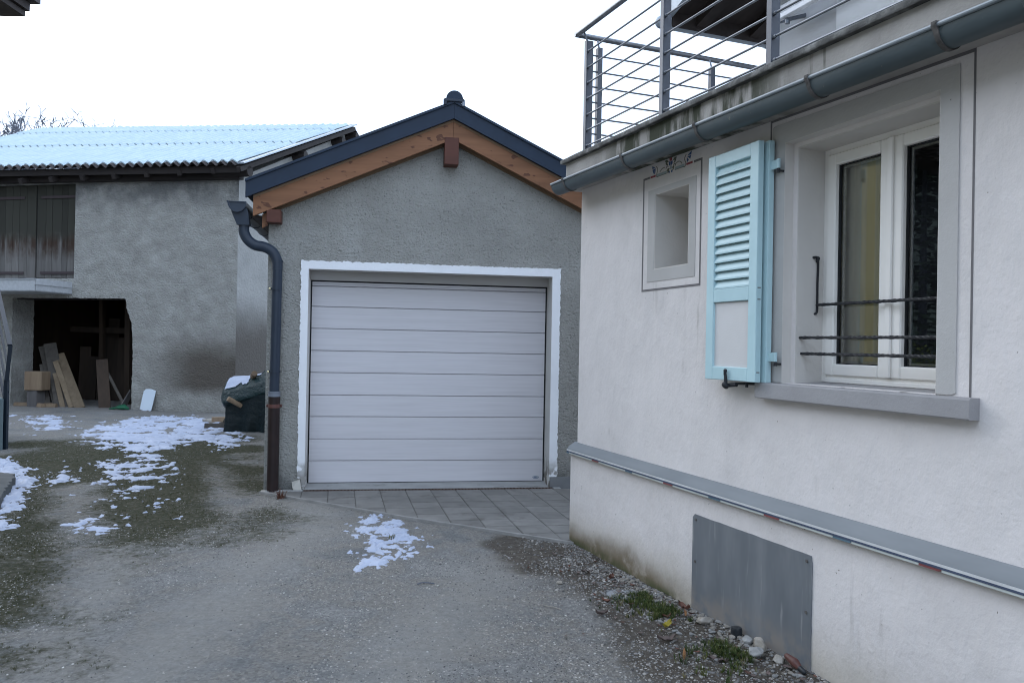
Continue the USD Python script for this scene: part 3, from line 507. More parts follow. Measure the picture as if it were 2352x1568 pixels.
leaf(-.062, -.027, SX0, SX1, True); leaf(-.013, .022, SX0 + .012, SX1 + .022, False)
obj('rail_joint', [cbox(SX1 - .0005, SX1 + .0006, -.055, -.035, z, z + .006, .0002) for z in (1.43, 1.81, 1.87)], M['line_grey'], sh)
for z in (2.482, 1.492):
    obj('hinge', [cbox(SX1 + .018, 2.408, .000, .006, z, z + .046, .001), cyl((2.408, .003, z - .001), (2.408, .003, z + .048), .009)], M['teal_paint'], sh)
    obj('hinge_pin', [cyl((2.408, .003, z - .022), (2.408, .003, z), .0095), cyl((2.408, .003, z - .012), (2.408, .06, z - .012), .006)], M['black_iron'], sh)
obj('shutter_catch', [to_tri(hull_spheres([(2.095, -0.075, 1.415), (2.097, -0.075, 1.435)], [.008, .010])), to_tri(hull_spheres([(2.095, -0.073, 1.425), (2.100, -0.073, 1.375)], [.007, .010])), to_tri(hull_spheres([(2.097, -0.075, 1.358), (2.101, -0.071, 1.352)], [.018, .017])), cyl((2.105, -0.053, 1.356), (2.155, -0.043, 1.362), .012), cyl((2.145, -0.043, 1.366), (2.285, 0.007, 1.372), .007), cyl((2.215, -0.023, 1.35), (2.215, -0.023, 1.374), .008), cyl((2.275, 0.007, 1.37), (2.335, YW, 1.372), .007)], M['black_iron'], sh)
# terrace slab, fascia, capping, gutter
TL = -.0205
obj('terrace_edge', tilt(box(-.065, S1, -.06, 1.97, 2.80, 3.012), TL), M['fascia'], house)
capm = trimesh.creation.box(extents=(1, 1, 1)); nx = 160
cs = np.linspace(-.105, S1, nx); pr = np.array([(-.092, 3.013), (-.096, 3.02), (-.096, 3.037), (-.090, 3.045), (1.97, 3.045), (1.97, 3.013)])
cv = np.array([(s, y + (.004 * (meshkit.fbm(np.array([[s * 9, y, k]]), 3, 2)[0] - .5) if y < 0 else 0), z + (.006 * (meshkit.fbm(np.array([[s * 7, 3., k]]), 3, 4)[0] - .5) if y < 0 else 0)) for s in cs for k, (y, z) in enumerate(pr)])
cf = []
for i in range(nx - 1):
    for k in range(6):
        a, b = i * 6 + k, i * 6 + (k + 1) % 6; cf += [(a, b, b + 6), (a, b + 6, a + 6)]
cf += [(0, k + 1, k) for k in range(1, 5)]; e = (nx - 1) * 6; cf += [(e, e + k, e + k + 1) for k in range(1, 5)]
cm = trimesh.Trimesh(cv, cf, process=False); trimesh.repair.fix_normals(cm)
obj('capping', tilt(cm, TL), M['cap_stone'], house)
gut = sub('gutter', house); GT = -.0185; gy, gr_, gz0 = -.136, .066, 2.827
ang = np.linspace(math.pi, 2 * math.pi, 15)
outer = [(gy + gr_ * math.cos(a), gz0 + gr_ * 1.15 * math.sin(a)) for a in ang]; inner = [(gy + (gr_ - .003) * math.cos(a), gz0 + (gr_ - .003) * 1.15 * math.sin(a)) for a in ang[::-1]]
obj('gutter_trough', [tilt(prism_x(outer + inner, -.03, 4.6), GT), tilt(prism_x(outer, -.033, -.029), GT)], M['gutter_blue'], gut, smooth=50)
obj('gutter_lip', tilt(tube([(-.034, gy - gr_ - .002, gz0 + .003), (2, gy - gr_ - .002, gz0 + .003), (4.6, gy - gr_ - .002, gz0 + .003)], .009, 10), GT), M['gutter_lip'], gut)
for s in (.20, 1.12, 1.96, 2.845, 3.515, 4.3):
    o2 = [(gy + (gr_ + .005) * math.cos(a), gz0 + (gr_ + .005) * 1.15 * math.sin(a)) for a in ang]; i2 = [(gy + (gr_ + .0005) * math.cos(a), gz0 + (gr_ + .0005) * 1.15 * math.sin(a)) for a in ang[::-1]]
    o2[0] = (gy - gr_ - .016, gz0 - .002); o2.insert(0, (gy - gr_ - .014, gz0 + .016)); o2.insert(0, (gy - gr_ + .006, gz0 + .016))
    obj('gutter_bracket', tilt(prism_x(o2 + i2, s - .011, s + .011), GT), M['bracket'], gut, smooth=50)
obj('gutter_outlet', [tube(catmull([(3.9, gy, 2.70), (3.9, gy, 2.64), (3.905, gy + .02, 2.58), (3.92, gy + .07, 2.52), (3.93, gy + .12, 2.46), (3.93, gy + .125, 2.3)], 6), .052, 16), tube([(3.9, gy, 2.72), (3.9, gy, 2.65)], [.085, .055], 16)], M['gutter_blue'], gut)
# upper storey
up = sub('upper_storey', house)
obj('upper_wall', [box(.02, .80, 1.9, 2.1, 2.9, 6.2)], M['upper_white_shaded'], up, label='upper wall behind the awning with the awning shade put into its colour'); obj('upper_wall', [box(.80, S1, 1.86, 2.1, 2.9, 6.2)], M['upper_white'], up)
def sl3(s0, s1, y0, y1, zb, th, k=.28, so=-.72):
    m = box(s0, s1, y0, y1, 0, th); v = m.vertices.copy(); v[:, 2] += zb + k * (v[:, 0] - so); m.vertices = v; return m
obj('soffit', [sl3(-.70, 3., 1.30, 4.5, 4.70, .03)], M['soffit_dark'], up)
for k in range(5): obj('rafter', sl3(-.68, 3., 1.55 + k * .62, 1.66 + k * .62, 4.60, .10), M['soffit_dark'], up)
obj('eave_fascia', box(-.705, -.685, 1.30, 4.5, 4.58, 4.78), M['soffit_dark'], up)
obj('verge_board', sl3(-.76, 3., 1.26, 1.30, 4.66, .22), M['zinc_pale'], up)
obj('roof_cover', sl3(-.76, 3., 1.30, 4.5, 4.74, .10), M['fascia_blue'], up)
uo = [(1.30 + 0, 0)]
gg = []
a_ = np.linspace(math.pi, 2 * math.pi, 13); pl_ = Polygon([(-.78 + .075 * math.cos(a), 4.66 + .075 * math.sin(a)) for a in a_])
obj('upper_gutter', [plate(pl_, 1.22, 4.4), tube([(-.855, 1.22, 4.663), (-.855, 4.4, 4.663)], .009, 8), to_tri(hull_spheres([(-.78, 1.23, 4.64)], [.06]))], M['zinc_pale'], up, smooth=50)
for y in (1.62, 2.45): obj('upper_bracket', plate(Polygon([(-.78 + .083 * math.cos(a), 4.66 + .083 * math.sin(a)) for a in a_]).difference(Polygon([(-.78 + .076 * math.cos(a), 4.661 + .076 * math.sin(a)) for a in a_])), y, y + .03), M['zinc_pale'], up)
aw = sub('awning', house, 'rolled up white awning fixed to the upper wall')
obj('awning_roll', [cyl((.30, 1.72, 4.385), (4.2, 1.72, 4.34), .05, 18)], M['awning_white'], aw)
obj('front_bar', [bar((.42, 1.60, 4.27), (4.2, 1.60, 4.23), .05, .045, c=.006)], M['awning_white'], aw)
for s in (.40, 2.6): obj('bracket', [bar((s, 1.9, 4.36), (s, 1.60, 4.25), .03, .03), bar((s, 1.62, 4.25), (s + .005, 1.62, 4.19), .02, .02), cyl((s + .12, 1.62, 4.20), (s + .12, 1.62, 4.24), .02)], M['steel_bright'], aw)

# ================================================================ balcony railing
rail = thing('balcony_railing', 'grey steel railing with seven thin rods along the terrace edge', 'railing', (.488, 6.257, 0), HROT)
RT = -.028
ztop = lambda s: 3.91 + RT * (s - .21)
for s in (.21, 1.318, 2.362, 3.42, 4.5):
    obj('post', [cbox(s - .010, s + .030, -.044, -.037, 3.0 + TL * s, ztop(s), .001), cbox(s - .022, s + .022, -.034, .018, 3.0 + TL * s, ztop(s), .002)], M['steel_grey'], rail)
    obj('stub', cyl((s, -.02, ztop(s) - .01), (s, -.055, ztop(s) + .075), .007, 8), M['steel_bright'], rail)
for y in (.085, 1.125):
    obj('post', [cbox(.178, .222, y - .02, y + .02, 3.03, 3.875, .002), cbox(.170, .176, y - .014, y + .014, 3.03, 3.875, .001)], M['steel_grey'], rail)
    obj('stub', cyl((.2, y, 3.865), (.17, y, 3.945), .007, 8), M['steel_bright'], rail)
zr = lambda s: 3.985 + RT * 1.25 * (s - .114)
obj('handrail', tube([(.13, -.072, zr(.13)), (2, -.072, zr(2)), (5.5, -.072, zr(5.5))], .021, 14), M['steel_rail'], rail)
obj('handrail', tube([(.125, -.092, zr(.13)), (.125, .9, 3.975), (.125, 1.86, 3.965)], .021, 14), M['steel_rail'], rail)
for z in (3.825, 3.70, 3.58, 3.46, 3.335, 3.215, 3.095):
    obj('rod', tube([(.21, -.028, z), (2.4, -.028, z + RT * 2.15), (5.5, -.028, z + RT * 5.25)], .0068, 8), M['steel_bright'], rail)
    if z < 3.82 or True: obj('rod', tube([(.2, -.02, z - .012), (.2, 1.86, z - .012)], .0068, 8), M['steel_bright'], rail)
    for s in (.21, 1.318, 2.362): obj('rod_clip', cyl((s + .022, -.028, z + RT * (s - .21)), (s + .05, -.028, z + RT * (s - .18)), .011, 8), M['steel_bright'], rail)

# ================================================================ GARAGE   local: x along the front, y into it
GROT = math.degrees(math.atan2(.15832, .98739))
garage = thing('garage', 'small grey stucco garage with gabled roof and closed sectional door', 'garage', (-2.5315, 8.0805, 0), GROT)
AX, AZ, KL, KR = 1.875, 4.09, .4447, .4740
top = lambda x, d=0: AZ - d - (KL * (AX - x) if x < AX else KR * (x - AX))
gw = Polygon([(0, -.3), (4.1, -.3), (4.1, top(4.1, .30)), (AX, AZ - .30), (0, top(0, .30))]); dop = sbox(.398, -.35, 3.006, 2.318)
obj('wall', [plate(gw.difference(dop), 0, .28), box(0, .25, .28, 7, -.3, 2.95), box(3.85, 4.1, .28, 7, -.3, 2.8), box(.25, 3.85, 6.8, 7, -.3, 3.)], M['stucco_grey'], garage)
fo = jag(sbox(.333, .03, 3.087, 2.392), .0035, 9, .018).union(sbox(.36, .03, 3.07, 2.37)).difference(sbox(3.0, -.1, 3.2, .128)).difference(sbox(.31, -.1, .372, .125)).difference(sbox(.410, -.1, 2.998, 2.306))
obj('door_surround', plate(fo, -.012, .002), M['frame_white'], garage)
obj('door_lining', [plate(sbox(.4, .0, 3.004, 2.314).difference(sbox(.410, -.1, 2.995, 2.305)), -.0115, .27)], M['lining'], garage)
obj('door_header', cbox(.41, 2.995, .20, .235, 2.208, 2.306, .003), M['header'], garage)
dr = sub('garage_door', garage, 'pale grey sectional door with horizontal grooves')
obj('seal', [plate(sbox(.411, .0, 2.994, 2.21).difference(sbox(.428, .045, 2.974, 2.196)), .262, .275), box(.411, 2.994, .285, .30, 0, 2.3)], M['seal_black'], dr)
zl = [.044, .280, .514, .7535, .985, 1.225, 1.4605, 1.6975, 1.9325]
for i, z0 in enumerate(zl):
    z1 = zl[i + 1] if i < 8 else 2.152
    p = [(.25, z0 + .001), (.25, z1 - .011), (.260, z1 - .0035), (.28, z1 - .0025), (.28, z0), (.251, z0)]
    obj('door_panel', prism_x(p, .426, 2.976), M['door_grey'], dr, smooth=25)
obj('door_panel', [cbox(.426, 2.976, .2505, .28, 2.153, 2.171, .0015), cbox(.426, 2.976, .251, .28, 2.1725, 2.194, .0015)], M['door_grey'], dr)
obj('badge', [plate(affinity.scale(Point(2.9, .084).buffer(1, 24), .037, .014), .2475, .251)], M['badge'], dr, label='small oval maker badge in the lower right corner')
obj('badge_lettering', [plate(affinity.scale(Point(2.9, .082).buffer(1, 24), .037, .015).difference(affinity.scale(Point(2.9, .086).buffer(1, 24), .036, .0145)), .2465, .2478)] + [plate(LineString(catmull(np.array([(2.884 + .0065 * k, .081), (2.886 + .0065 * k, .090), (2.889 + .0065 * k, .082), (2.8905 + .0065 * k, .086)]), 4)).buffer(.0013), .2465, .2478) for k in range(4)], M['badge_blue'], dr)
obj('threshold', [prism_x([(-.03, -.1), (-.03, .016), (.255, .036), (.30, .036), (.30, -.1)], .405, 3.0)], M['concrete'], garage)
obj('base_block', cbox(3.006, 4.0, -.022, .01, -.1, .127, .003), M['concrete_dark'], garage)
# roof
def roof_l(y0, y1, d0, d1, x0, x1): return plate([(x0, top(x0, d1)), (x1, top(x1, d1)), (x1, top(x1, d0)), (x0, top(x0, d0))], y0, y1)
obj('roof_slope', roof_l(-.155, 7.2, .02, .16, -.20, AX), M['fascia_blue'], garage); obj('roof_slope', roof_l(-.155, 7.2, .02, .16, AX, 4.4), M['fascia_blue'], garage)
obj('verge_flashing', roof_l(-.20, -.158, 0, .18, -.205, AX - .001), M['fascia_blue'], garage, smooth=False); obj('verge_flashing', roof_l(-.20, -.158, 0, .18, AX + .001, 4.4), M['fascia_blue'], garage, smooth=False)
obj('flashing_fold', [roof_l(-.215, -.199, -.004, .022, -.207, AX), roof_l(-.215, -.199, -.004, .022, AX, 4.4)], M['fascia_blue'], garage)
obj('barge_board', roof_l(-.152, -.115, .17, .388, -.135, AX - .0015), M['wood_larch'], garage, smooth=False); obj('barge_board', roof_l(-.152, -.115, .17, .388, AX + .0015, 4.3), M['wood_larch'], garage, smooth=False)
obj('trim_strip', [roof_l(-.157, -.1525, .18, .205, -.135, AX), roof_l(-.157, -.1525, .18, .205, AX, 4.3)], M['wood_dark'], garage, smooth=False)
obj('soffit_board', [roof_l(-.115, .0, .30, .32, -.12, AX), roof_l(-.115, .0, .30, .32, AX, 4.3), roof_l(-.02, .002, .28, .40, 0.02, AX), roof_l(-.02, .002, .28, .40, AX, 4.08)], M['wood_dark'], garage)
rc = Polygon([(AX + .088 * math.cos(a), AZ + .015 + .088 * math.sin(a)) for a in np.linspace(0, math.pi, 18)])
obj('ridge_cap', [plate(rc, -.225, 7.2)], M['fascia_blue'], garage, smooth=40)
obj('ridge_clip', [cbox(AX - .105, AX + .10, -.23, -.19, AZ - .012, AZ + .018, .004), cbox(AX - .115, AX - .08, -.228, -.2, AZ - .05, AZ + .012, .004)], M['pipe_blue'], garage); obj('ridge_clip', [cbox(AX + .078, AX + .11, -.228, -.2, AZ - .055, AZ + .012, .004)], M['steel_bright'], garage)
obj('purlin', cbox(1.785, 1.935, -.16, .0, 3.436, 3.72, .004), M['wood_purlin'], garage); obj('purlin', cbox(-.004, .136, -.15, .0, 2.752, 2.885, .004), M['wood_purlin'], garage)
obj('eave_board', [plate([(-.055, 2.70), (0, 2.73), (0, 2.86), (-.055, 2.84)], -.08, -.05)], M['wood_larch'], garage)
obj('eave_soffit', [box(-.16, 0, -.05, 7.1, 2.80, 2.83)], M['soffit_dark'], garage)
gt = sub('gutter', garage)
gx, gzz = -.287, 2.94
pts = [(gx + .088 * math.cos(a), gzz + .100 * math.sin(a)) for a in np.linspace(math.pi, 2 * math.pi, 18)]
gouter = Polygon(pts); ginner = Polygon([(gx + .083 * math.cos(a), gzz + .002 + .095 * math.sin(a)) for a in np.linspace(math.pi, 2 * math.pi, 18)])
obj('gutter_trough', [plate(gouter.difference(ginner), -.17, 7.1), plate(gouter, -.175, -.168)], M['pipe_blue'], gt, smooth=40)
obj('gutter_lip', [tube([(gx - .092, -.175, gzz), (gx - .092, 7.1, gzz)], .010, 10), cbox(gx - .10, gx + .09, -.178, -.165, gzz - .008, gzz + .006, .002)], M['pipe_blue'], gt)
obj('end_rim', plate(gouter.buffer(.004).difference(ginner.buffer(-.006)), -.182, -.174), M['pipe_blue'], gt, smooth=40)
obj('hopper', trimesh.convex.convex_hull(np.array([(gx - .07, -.15, gzz - .05), (gx + .085, -.15, gzz - .05), (gx - .07, .02, gzz - .05), (gx + .085, .02, gzz - .05), (gx - .055, -.14, gzz - .105), (gx + .105, -.14, gzz - .10), (gx - .005, -.135, 2.716), (gx + .112, -.135, 2.716), (gx - .005, .0, 2.716), (gx + .112, .0, 2.716)])), M['pipe_blue'], gt)
for y in (.35, .95, 1.6, 2.4): obj('gutter_bracket', plate(gouter.buffer(.006).difference(ginner), y, y + .04), M['pipe_blue'], gt, smooth=40)
dp = catmull([(-.233, -.07, 2.73), (-.232, -.07, 2.654), (-.190, -.07, 2.572), (-.117, -.07, 2.522), (-.027, -.07, 2.505), (.052, -.07, 2.46), (.098, -.07, 2.37), (.104, -.07, 2.28)], 7)
obj('downpipe', [tube(dp, .053, 20)], M['pipe_blue'], gt, smooth=60); obj('downpipe', [tube([(.104, -.07, 2.30), (.098, -.07, 1.02)], .050, 20), tube([(.104, -.07, 2.375), (.104, -.07, 2.355)], .055, 20)], M['pipe_blue'], gt, smooth=60)
obj('collar', [tube([(.098, -.07, 1.028), (.098, -.07, .985)], .059, 20), tube([(.098, -.07, 1.035), (.098, -.07, 1.022)], .062, 20), tube([(.098, -.07, .995), (.098, -.07, .982)], .062, 20)], M['collar_grey'], gt)
obj('downpipe', tube([(.098, -.07, .985), (.100, -.07, .012)], .058, 20), M['pipe_brown'], gt, smooth=60, label='dark brown lower length of the downpipe')
for z in (2.082, 1.237):
    obj('pipe_clip', [tube([(.099, -.07, z - .010), (.099, -.07, z + .010)], .056, 20), cbox(.030, .046, -.10, -.075, z - .012, z + .012, .002)], M['pipe_blue'], gt)
    obj('clip_screw', to_tri(hull_spheres([(.038, -.102, z), (.038, -.09, z)], [.0105, .008])), M['brass'], gt)
obj('pipe_clip', [tube([(.098, -.07, .868), (.098, -.07, .905)], .0605, 20), cbox(.020, .176, -.065, -.055, .872, .902, .003)], M['clip_brown'], gt, label='red brown pipe clip')
for x in (.027, .169): obj('clip_screw', to_tri(hull_spheres([(x, -.068, .887), (x, -.06, .887)], [.008, .008])), M['clip_brown'], gt)
obj('pipe_foot', [tube([(.10, -.07, -.02), (.10, -.07, .014)], .070, 20), cbox(-.02, .03, -.10, -.03, -.02, .02, .006)], M['tile_beige'], gt, label='pale mortar at the foot of the downpipe')

# loose tile leaning by the door
tl = thing('broken_tile', 'beige broken tile leaning by the left foot of the garage door frame', 'tile', (-2.5315 + .345 * .98739, 8.0805 + .345 * .15832 - .06, 0), GROT)
obj('tile_body', to_tri(manifold3d.Manifold.hull_points(np.array([(x, y + (.045 if z > .07 else 0), z) for (x, z) in ((-.022, .0), (.055, .0), (.028, .125), (-.052, .098), (-.04, .05)) for y in (-.012, .0)]))), M['tile_beige'], tl, smooth=False)

# apron of pavers, kerb, drain
GO = np.array([-2.5315, 8.0805]); GD = np.array([.98739, .15832]); GN = np.array([.15832, -.98739])
GP = lambda g, o: GO + g * GD + o * GN
apron_poly = Polygon([(.02, .105), (.135, .225), (1.372, 1.33), (2.614, 2.31), (3.4, 2.31), (3.4, .105)])
UsdGeom.Xform.Define(stage, '/World/apron'); apron = stage.GetPrimAtPath('/World/apron'); tag(apron, 'grey concrete paver apron in front of the garage door', 'pavement', kind='structure')
def gtrans(m):
    v = m.vertices; w = np.stack([GO[0] + v[:, 0] * GD[0] + v[:, 1] * GN[0], GO[1] + v[:, 0] * GD[1] + v[:, 1] * GN[1], v[:, 2]], 1); m = trimesh.Trimesh(w, m.faces[:, ::-1], process=False); return m
obj('paver_bed', gtrans(slab(apron_poly, -.02, .012)), M['joint'], apron)
JW = .0025
rows = [.105, .175 + .0] + [.455 + .279 * k for k in range(8)]; rows = [.105, .44, .735, 1.005, 1.28, 1.545, 1.805, 2.07, 2.34]
for i in range(len(rows) - 1):
    for j in range(-1, 14):
        sh_ = lambda o: .062 * (o - .13)
        a0, a1 = .66 - .262 * 3 + .262 * j, .66 - .262 * 3 + .262 * (j + 1); o0, o1 = rows[i], rows[i + 1]
        q = Polygon([(a0 + JW + sh_(o0), o0 + JW), (a1 - JW + sh_(o0), o0 + JW), (a1 - JW + sh_(o1), o1 - JW), (a0 + JW + sh_(o1), o1 - JW)]).intersection(apron_poly.buffer(-.006))
        for g in _geoms(q):
            if g.area < .002: continue
            h = .0150 + RS.rand() * .0045
            m = slab(g.buffer(-.0035), .0, h); m2 = slab(g, .0, h - .0025); obj('paver', gtrans(trimesh.util.concatenate([m, m2])), M['paver'], apron, smooth=False)
kl = LineString([(-.02, .10), (.135, .235), (1.372, 1.341), (2.7, 2.39)])
obj('kerb_strip', gtrans(slab(jag(kl.buffer(.015, cap_style=2), .0022, 4, .05), -.05, .021)), M['kerb'], apron)
obj('edge_stone', gtrans(slab(sbox(.03, .03, .40, .12), -.05, .022)), M['concrete'], apron)
drain = thing('drain_channel', 'rusty slotted drain channel along the garage threshold', 'drain', (-2.5315, 8.0805, 0), GROT)
obj('channel', [box(.405, 3.03, -.105, -.100, -.05, .018), box(.405, 3.03, -.036, -.031, -.05, .018), box(.405, 3.03, -.1, -.036, -.06, -.04)], M['rust'], drain)
for k in range(75): obj('grate_bar', box(.412 + k * .035, .412 + k * .035 + .018, -.1, -.036, .004, .016), M['rust'], drain, smooth=False)
obj('channel_end', [box(3.035, 3.11, -.12, -.035, -.05, .020)], M['concrete'], drain)

# ================================================================ BARN   local: x along the front, y into it
BROT = math.degrees(math.atan2(-.22277, .97487))
barn = thing('old_barn', 'old grey rendered barn with snow covered corrugated roof and dark open bay', 'barn', (-5.8255, 16.5267, 0), BROT)
bo = Polygon([(-5.67, -.5), (-5.67, 2.424), (-2.706, 2.416), (-2.69, 2.243), (-2.62, 2.05), (-2.55, 1.88), (-2.515, 1.6), (-2.50, 1.187), (-2.505, .6), (-2.517, -.5)])
hay = sbox(-6.23, 2.86, -4.05, 4.975)
bwall = Polygon([(-10, -.5), (0, -.5), (0, 4.97), (-10, 5.07)])
bo2 = unary_union([jag(bo, .006, 21, .06), bo.buffer(-.01)])
bw = plate(bwall.difference(bo2).difference(hay), 0, .6)
obj('front_wall', bw, M['stucco_barn'], barn)
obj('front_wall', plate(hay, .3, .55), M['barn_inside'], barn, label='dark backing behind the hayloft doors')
gab = Polygon([(.6, -.5), (10.6, -.5), (10.6, 4.95), (5.35, 7.35), (.6, 5.25), (0.0, 4.97), (.0, -.5)])
gm = trimesh.creation.extrude_polygon(gab, .5, engine='earcut'); v = gm.vertices.copy(); gm.vertices = np.stack([v[:, 2] - .5 + .002, v[:, 0], v[:, 1]], 1)
gmf = gm.copy(); gmf.vertices[:, 1] = np.where(gmf.vertices[:, 1] < .01, .004, gmf.vertices[:, 1])
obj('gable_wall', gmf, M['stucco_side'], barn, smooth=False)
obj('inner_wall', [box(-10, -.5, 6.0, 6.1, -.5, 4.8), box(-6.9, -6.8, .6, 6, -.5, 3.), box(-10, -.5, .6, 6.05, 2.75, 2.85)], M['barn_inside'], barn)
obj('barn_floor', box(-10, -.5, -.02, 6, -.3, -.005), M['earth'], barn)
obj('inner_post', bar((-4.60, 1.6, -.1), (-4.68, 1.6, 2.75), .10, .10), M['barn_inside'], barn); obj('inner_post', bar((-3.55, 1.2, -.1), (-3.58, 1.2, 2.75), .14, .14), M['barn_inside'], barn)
obj('lintel', box(-5.8, -2.55, .12, .5, 2.40, 2.60), M['old_wood'], barn)
g = np.random.RandomState(31)
for k in range(11):
    a = -5.5 + k * .28; h_ = 1.0 + 1.1 * g.rand(); obj('inner_board', bar((a, 1.9 + .1 * g.rand(), 0), (a + .10 * g.randn(), 2.1, h_), .20 + .06 * g.rand(), .04, .1 * g.randn()), M['barn_inside'], barn, smooth=False)
obj('inner_beam', bar((-5.6, 1.7, 1.75), (-2.6, 1.75, 1.70), .12, .14), M['barn_inside'], barn)
# hayloft doors
for (a, b) in ((-6.22, -5.145), (-5.115, -4.055)):
    hd = sub('hayloft_door', barn)
    n = 5; g = np.random.RandomState(int(-a * 100)); e = np.linspace(a, b, n + 1) + np.concatenate([[0], g.randn(n - 1) * .03, [0]])
    for k in range(n): obj('board', cbox(e[k] + .004, e[k + 1] - .004, .06 + .008 * g.rand(), .10, 2.865 + .02 * g.rand(), 4.965, .003), M['hay_board'], hd, smooth=False)
    for z in (2.985, 4.69): obj('strap', cbox(a + (.12 if a > -5.5 else .02), b - (.02 if a > -5.5 else .30), .04, .056, z - .03, z + .03, .003), M['strap'], hd)
obj('door_gap', box(-5.142, -5.118, .085, .10, 2.87, 4.96), M['void'], barn)
obj('loft_sill', [box(-7.6, -4.09, -1.0, .0, 2.50, 2.52), box(-7.6, -4.09, -1.0, -.985, 2.50, 2.755), box(-4.105, -4.09, -1.0, 0, 2.50, 2.755), box(-7.6, -4.09, -1.02, 0, 2.755, 2.772), box(-4.1, -4.075, -1.02, 0, 2.64, 2.66)], M['galv'], barn, label='pale galvanised metal canopy under the hayloft doors')
# roof
KE, KR_ = -.0155, -.033
EY, EZ, RY, RZ = -.37, 5.165, 5.05, 7.46
def roofpt(s, t, h=0.):
    """t 0 at the eave, 1 at the ridge"""
    y = EY + (RY - EY) * t; z = EZ + KE * s + (RZ + KR_ * s - EZ - KE * s) * t
    nrm = np.array([0, -(RZ - EZ), RY - EY]); nrm /= np.linalg.norm(nrm); return np.stack([s + 0 * t, y + h * nrm[1], z + h * nrm[2]], -1)
PT = .222; XR = .27
def corr(s0, s1, t0, t1, h0, amp, nS=8, nT=3, th=.008, tiltup=.0, fn=None):
    ss = np.linspace(s0, s1, int(round((s1 - s0) / PT * nS)) + 1); tt = np.linspace(t0, t1, nT)
    S, T = np.meshgrid(ss, tt); H = h0 + amp * np.cos((S - XR) / PT * 2 * np.pi) + tiltup * (1 - (T - t0) / (t1 - t0))
    if fn is not None: H = H + fn(S, T)
    P = roofpt(S, T, H); n = P.shape[0] * P.shape[1]; _, F = grid_mesh(P[..., 0], P[..., 1], P[..., 2]); Q = roofpt(S, T, H - th)
    Vv = np.vstack([P.reshape(-1, 3), Q.reshape(-1, 3)]); h, w = S.shape; idx = np.arange(n).reshape(h, w); Ff = [F, F[:, ::-1] + n]
    for e in (idx[0], idx[-1][::-1], idx[:, 0][::-1], idx[:, -1]): Ff.append(np.vstack([np.stack([e[:-1] + n, e[1:] + n, e[1:]], 1), np.stack([e[:-1] + n, e[1:], e[:-1]], 1)]))
    return trimesh.Trimesh(Vv, np.vstack(Ff), process=False)
rowsT = [(-.005, .44), (.43, .81), (.80, 1.01)]; SW = PT * 5
for i, (t0, t1) in enumerate(rowsT):
    for j in range(9):
        s1 = XR - j * SW; obj('roof_sheet', corr(s1 - SW, s1, t0, t1, .02, .042, 8, 3, .008, .018), M['sheet_fibre'], barn, smooth=60)
def snow_piece(t0, t1):
    def fn(S, T):
        p = np.stack([S * 1.5, T * 9, 0 * S], -1); n = meshkit.fbm(p, 3, 31) - .5; f = (T - t0) / (t1 - t0)
        gap = np.clip((.10 - f) / .10, 0, 1) * (.5 - .5 * np.cos((S - XR) / PT * 2 * np.pi)) * (.5 + 1.3 * (meshkit.noise(np.stack([S / PT + .5, 0 * S + t0 * 37, 0 * S], -1), 5)))
        return .018 * n - .045 * gap * (1 if t0 > .1 else .0) - .028 * np.clip((f - .97) / .03, 0, 1) * (t1 > .95) * (meshkit.noise(np.stack([S / PT, 0 * S, 0 * S], -1), 8) > .55)
    return corr(XR - 9 * SW, XR - .06, t0, t1, .060, .030, 10, 26, .03, .018, fn)
obj('roof_snow', [snow_piece(.012, .438), snow_piece(.445, .808), snow_piece(.813, 1.0)], M['snow_roof'], barn, smooth=60, kind='stuff', label='thin snow covering the corrugated roof with blue sky light put into its colour')
P0, P1 = roofpt(np.array(XR + .04), np.array(-.01), .045), roofpt(np.array(XR + .04), np.array(1.0), .045)
obj('verge_flashing', bar(P0, P1, .16, .03), M['zinc_pale'], barn); 
Q0, Q1 = roofpt(np.array(XR + .0), np.array(-.02), -.07), roofpt(np.array(XR + .0), np.array(1.0), -.07)
obj('verge_board', bar(Q0, Q1, .10, .10), M['old_wood'], barn)
for (y, z) in ((-.1, 5.08), (2.3, 5.98), (4.35, 6.86), (5.2, 7.2)): obj('purlin_end', tube([(-.5, y, z), (.32, y, z)], [.12, .115], 9), M['old_wood'], barn)
obj('eave_beam', bar((-10, -.06, 5.16), (.1, -.06, 5.03), .16, .20), M['old_wood'], barn); obj('eave_board', bar((-10, -.30, 5.25), (.2, -.30, 5.085), .03, .14), M['old_wood'], barn)
for k in range(12): obj('rafter_tail', bar((-.4 - k * .8, -.34, 5.06 - KE * -(.4 + k * .8)), (-.4 - k * .8, .6, 5.47 - KE * -(.4 + k * .8)), .09, .11), M['old_wood'], barn)
obj('roof_back', [sl for sl in [plate([(-10, 7.7), (XR, 7.42), (XR, 7.36), (-10, 7.64)], 5.06, 5.1)]], M['sheet_fibre'], barn)
bk = trimesh.Trimesh(np.array([(-10, 5.08, 7.78), (XR, 5.08, 7.45), (XR, 11., 4.9), (-10, 11., 5.2)]), [(0, 2, 1), (0, 3, 2), (0, 1, 2), (0, 2, 3)], process=False)
obj('rear_roof', bk, M['sheet_fibre'], barn)

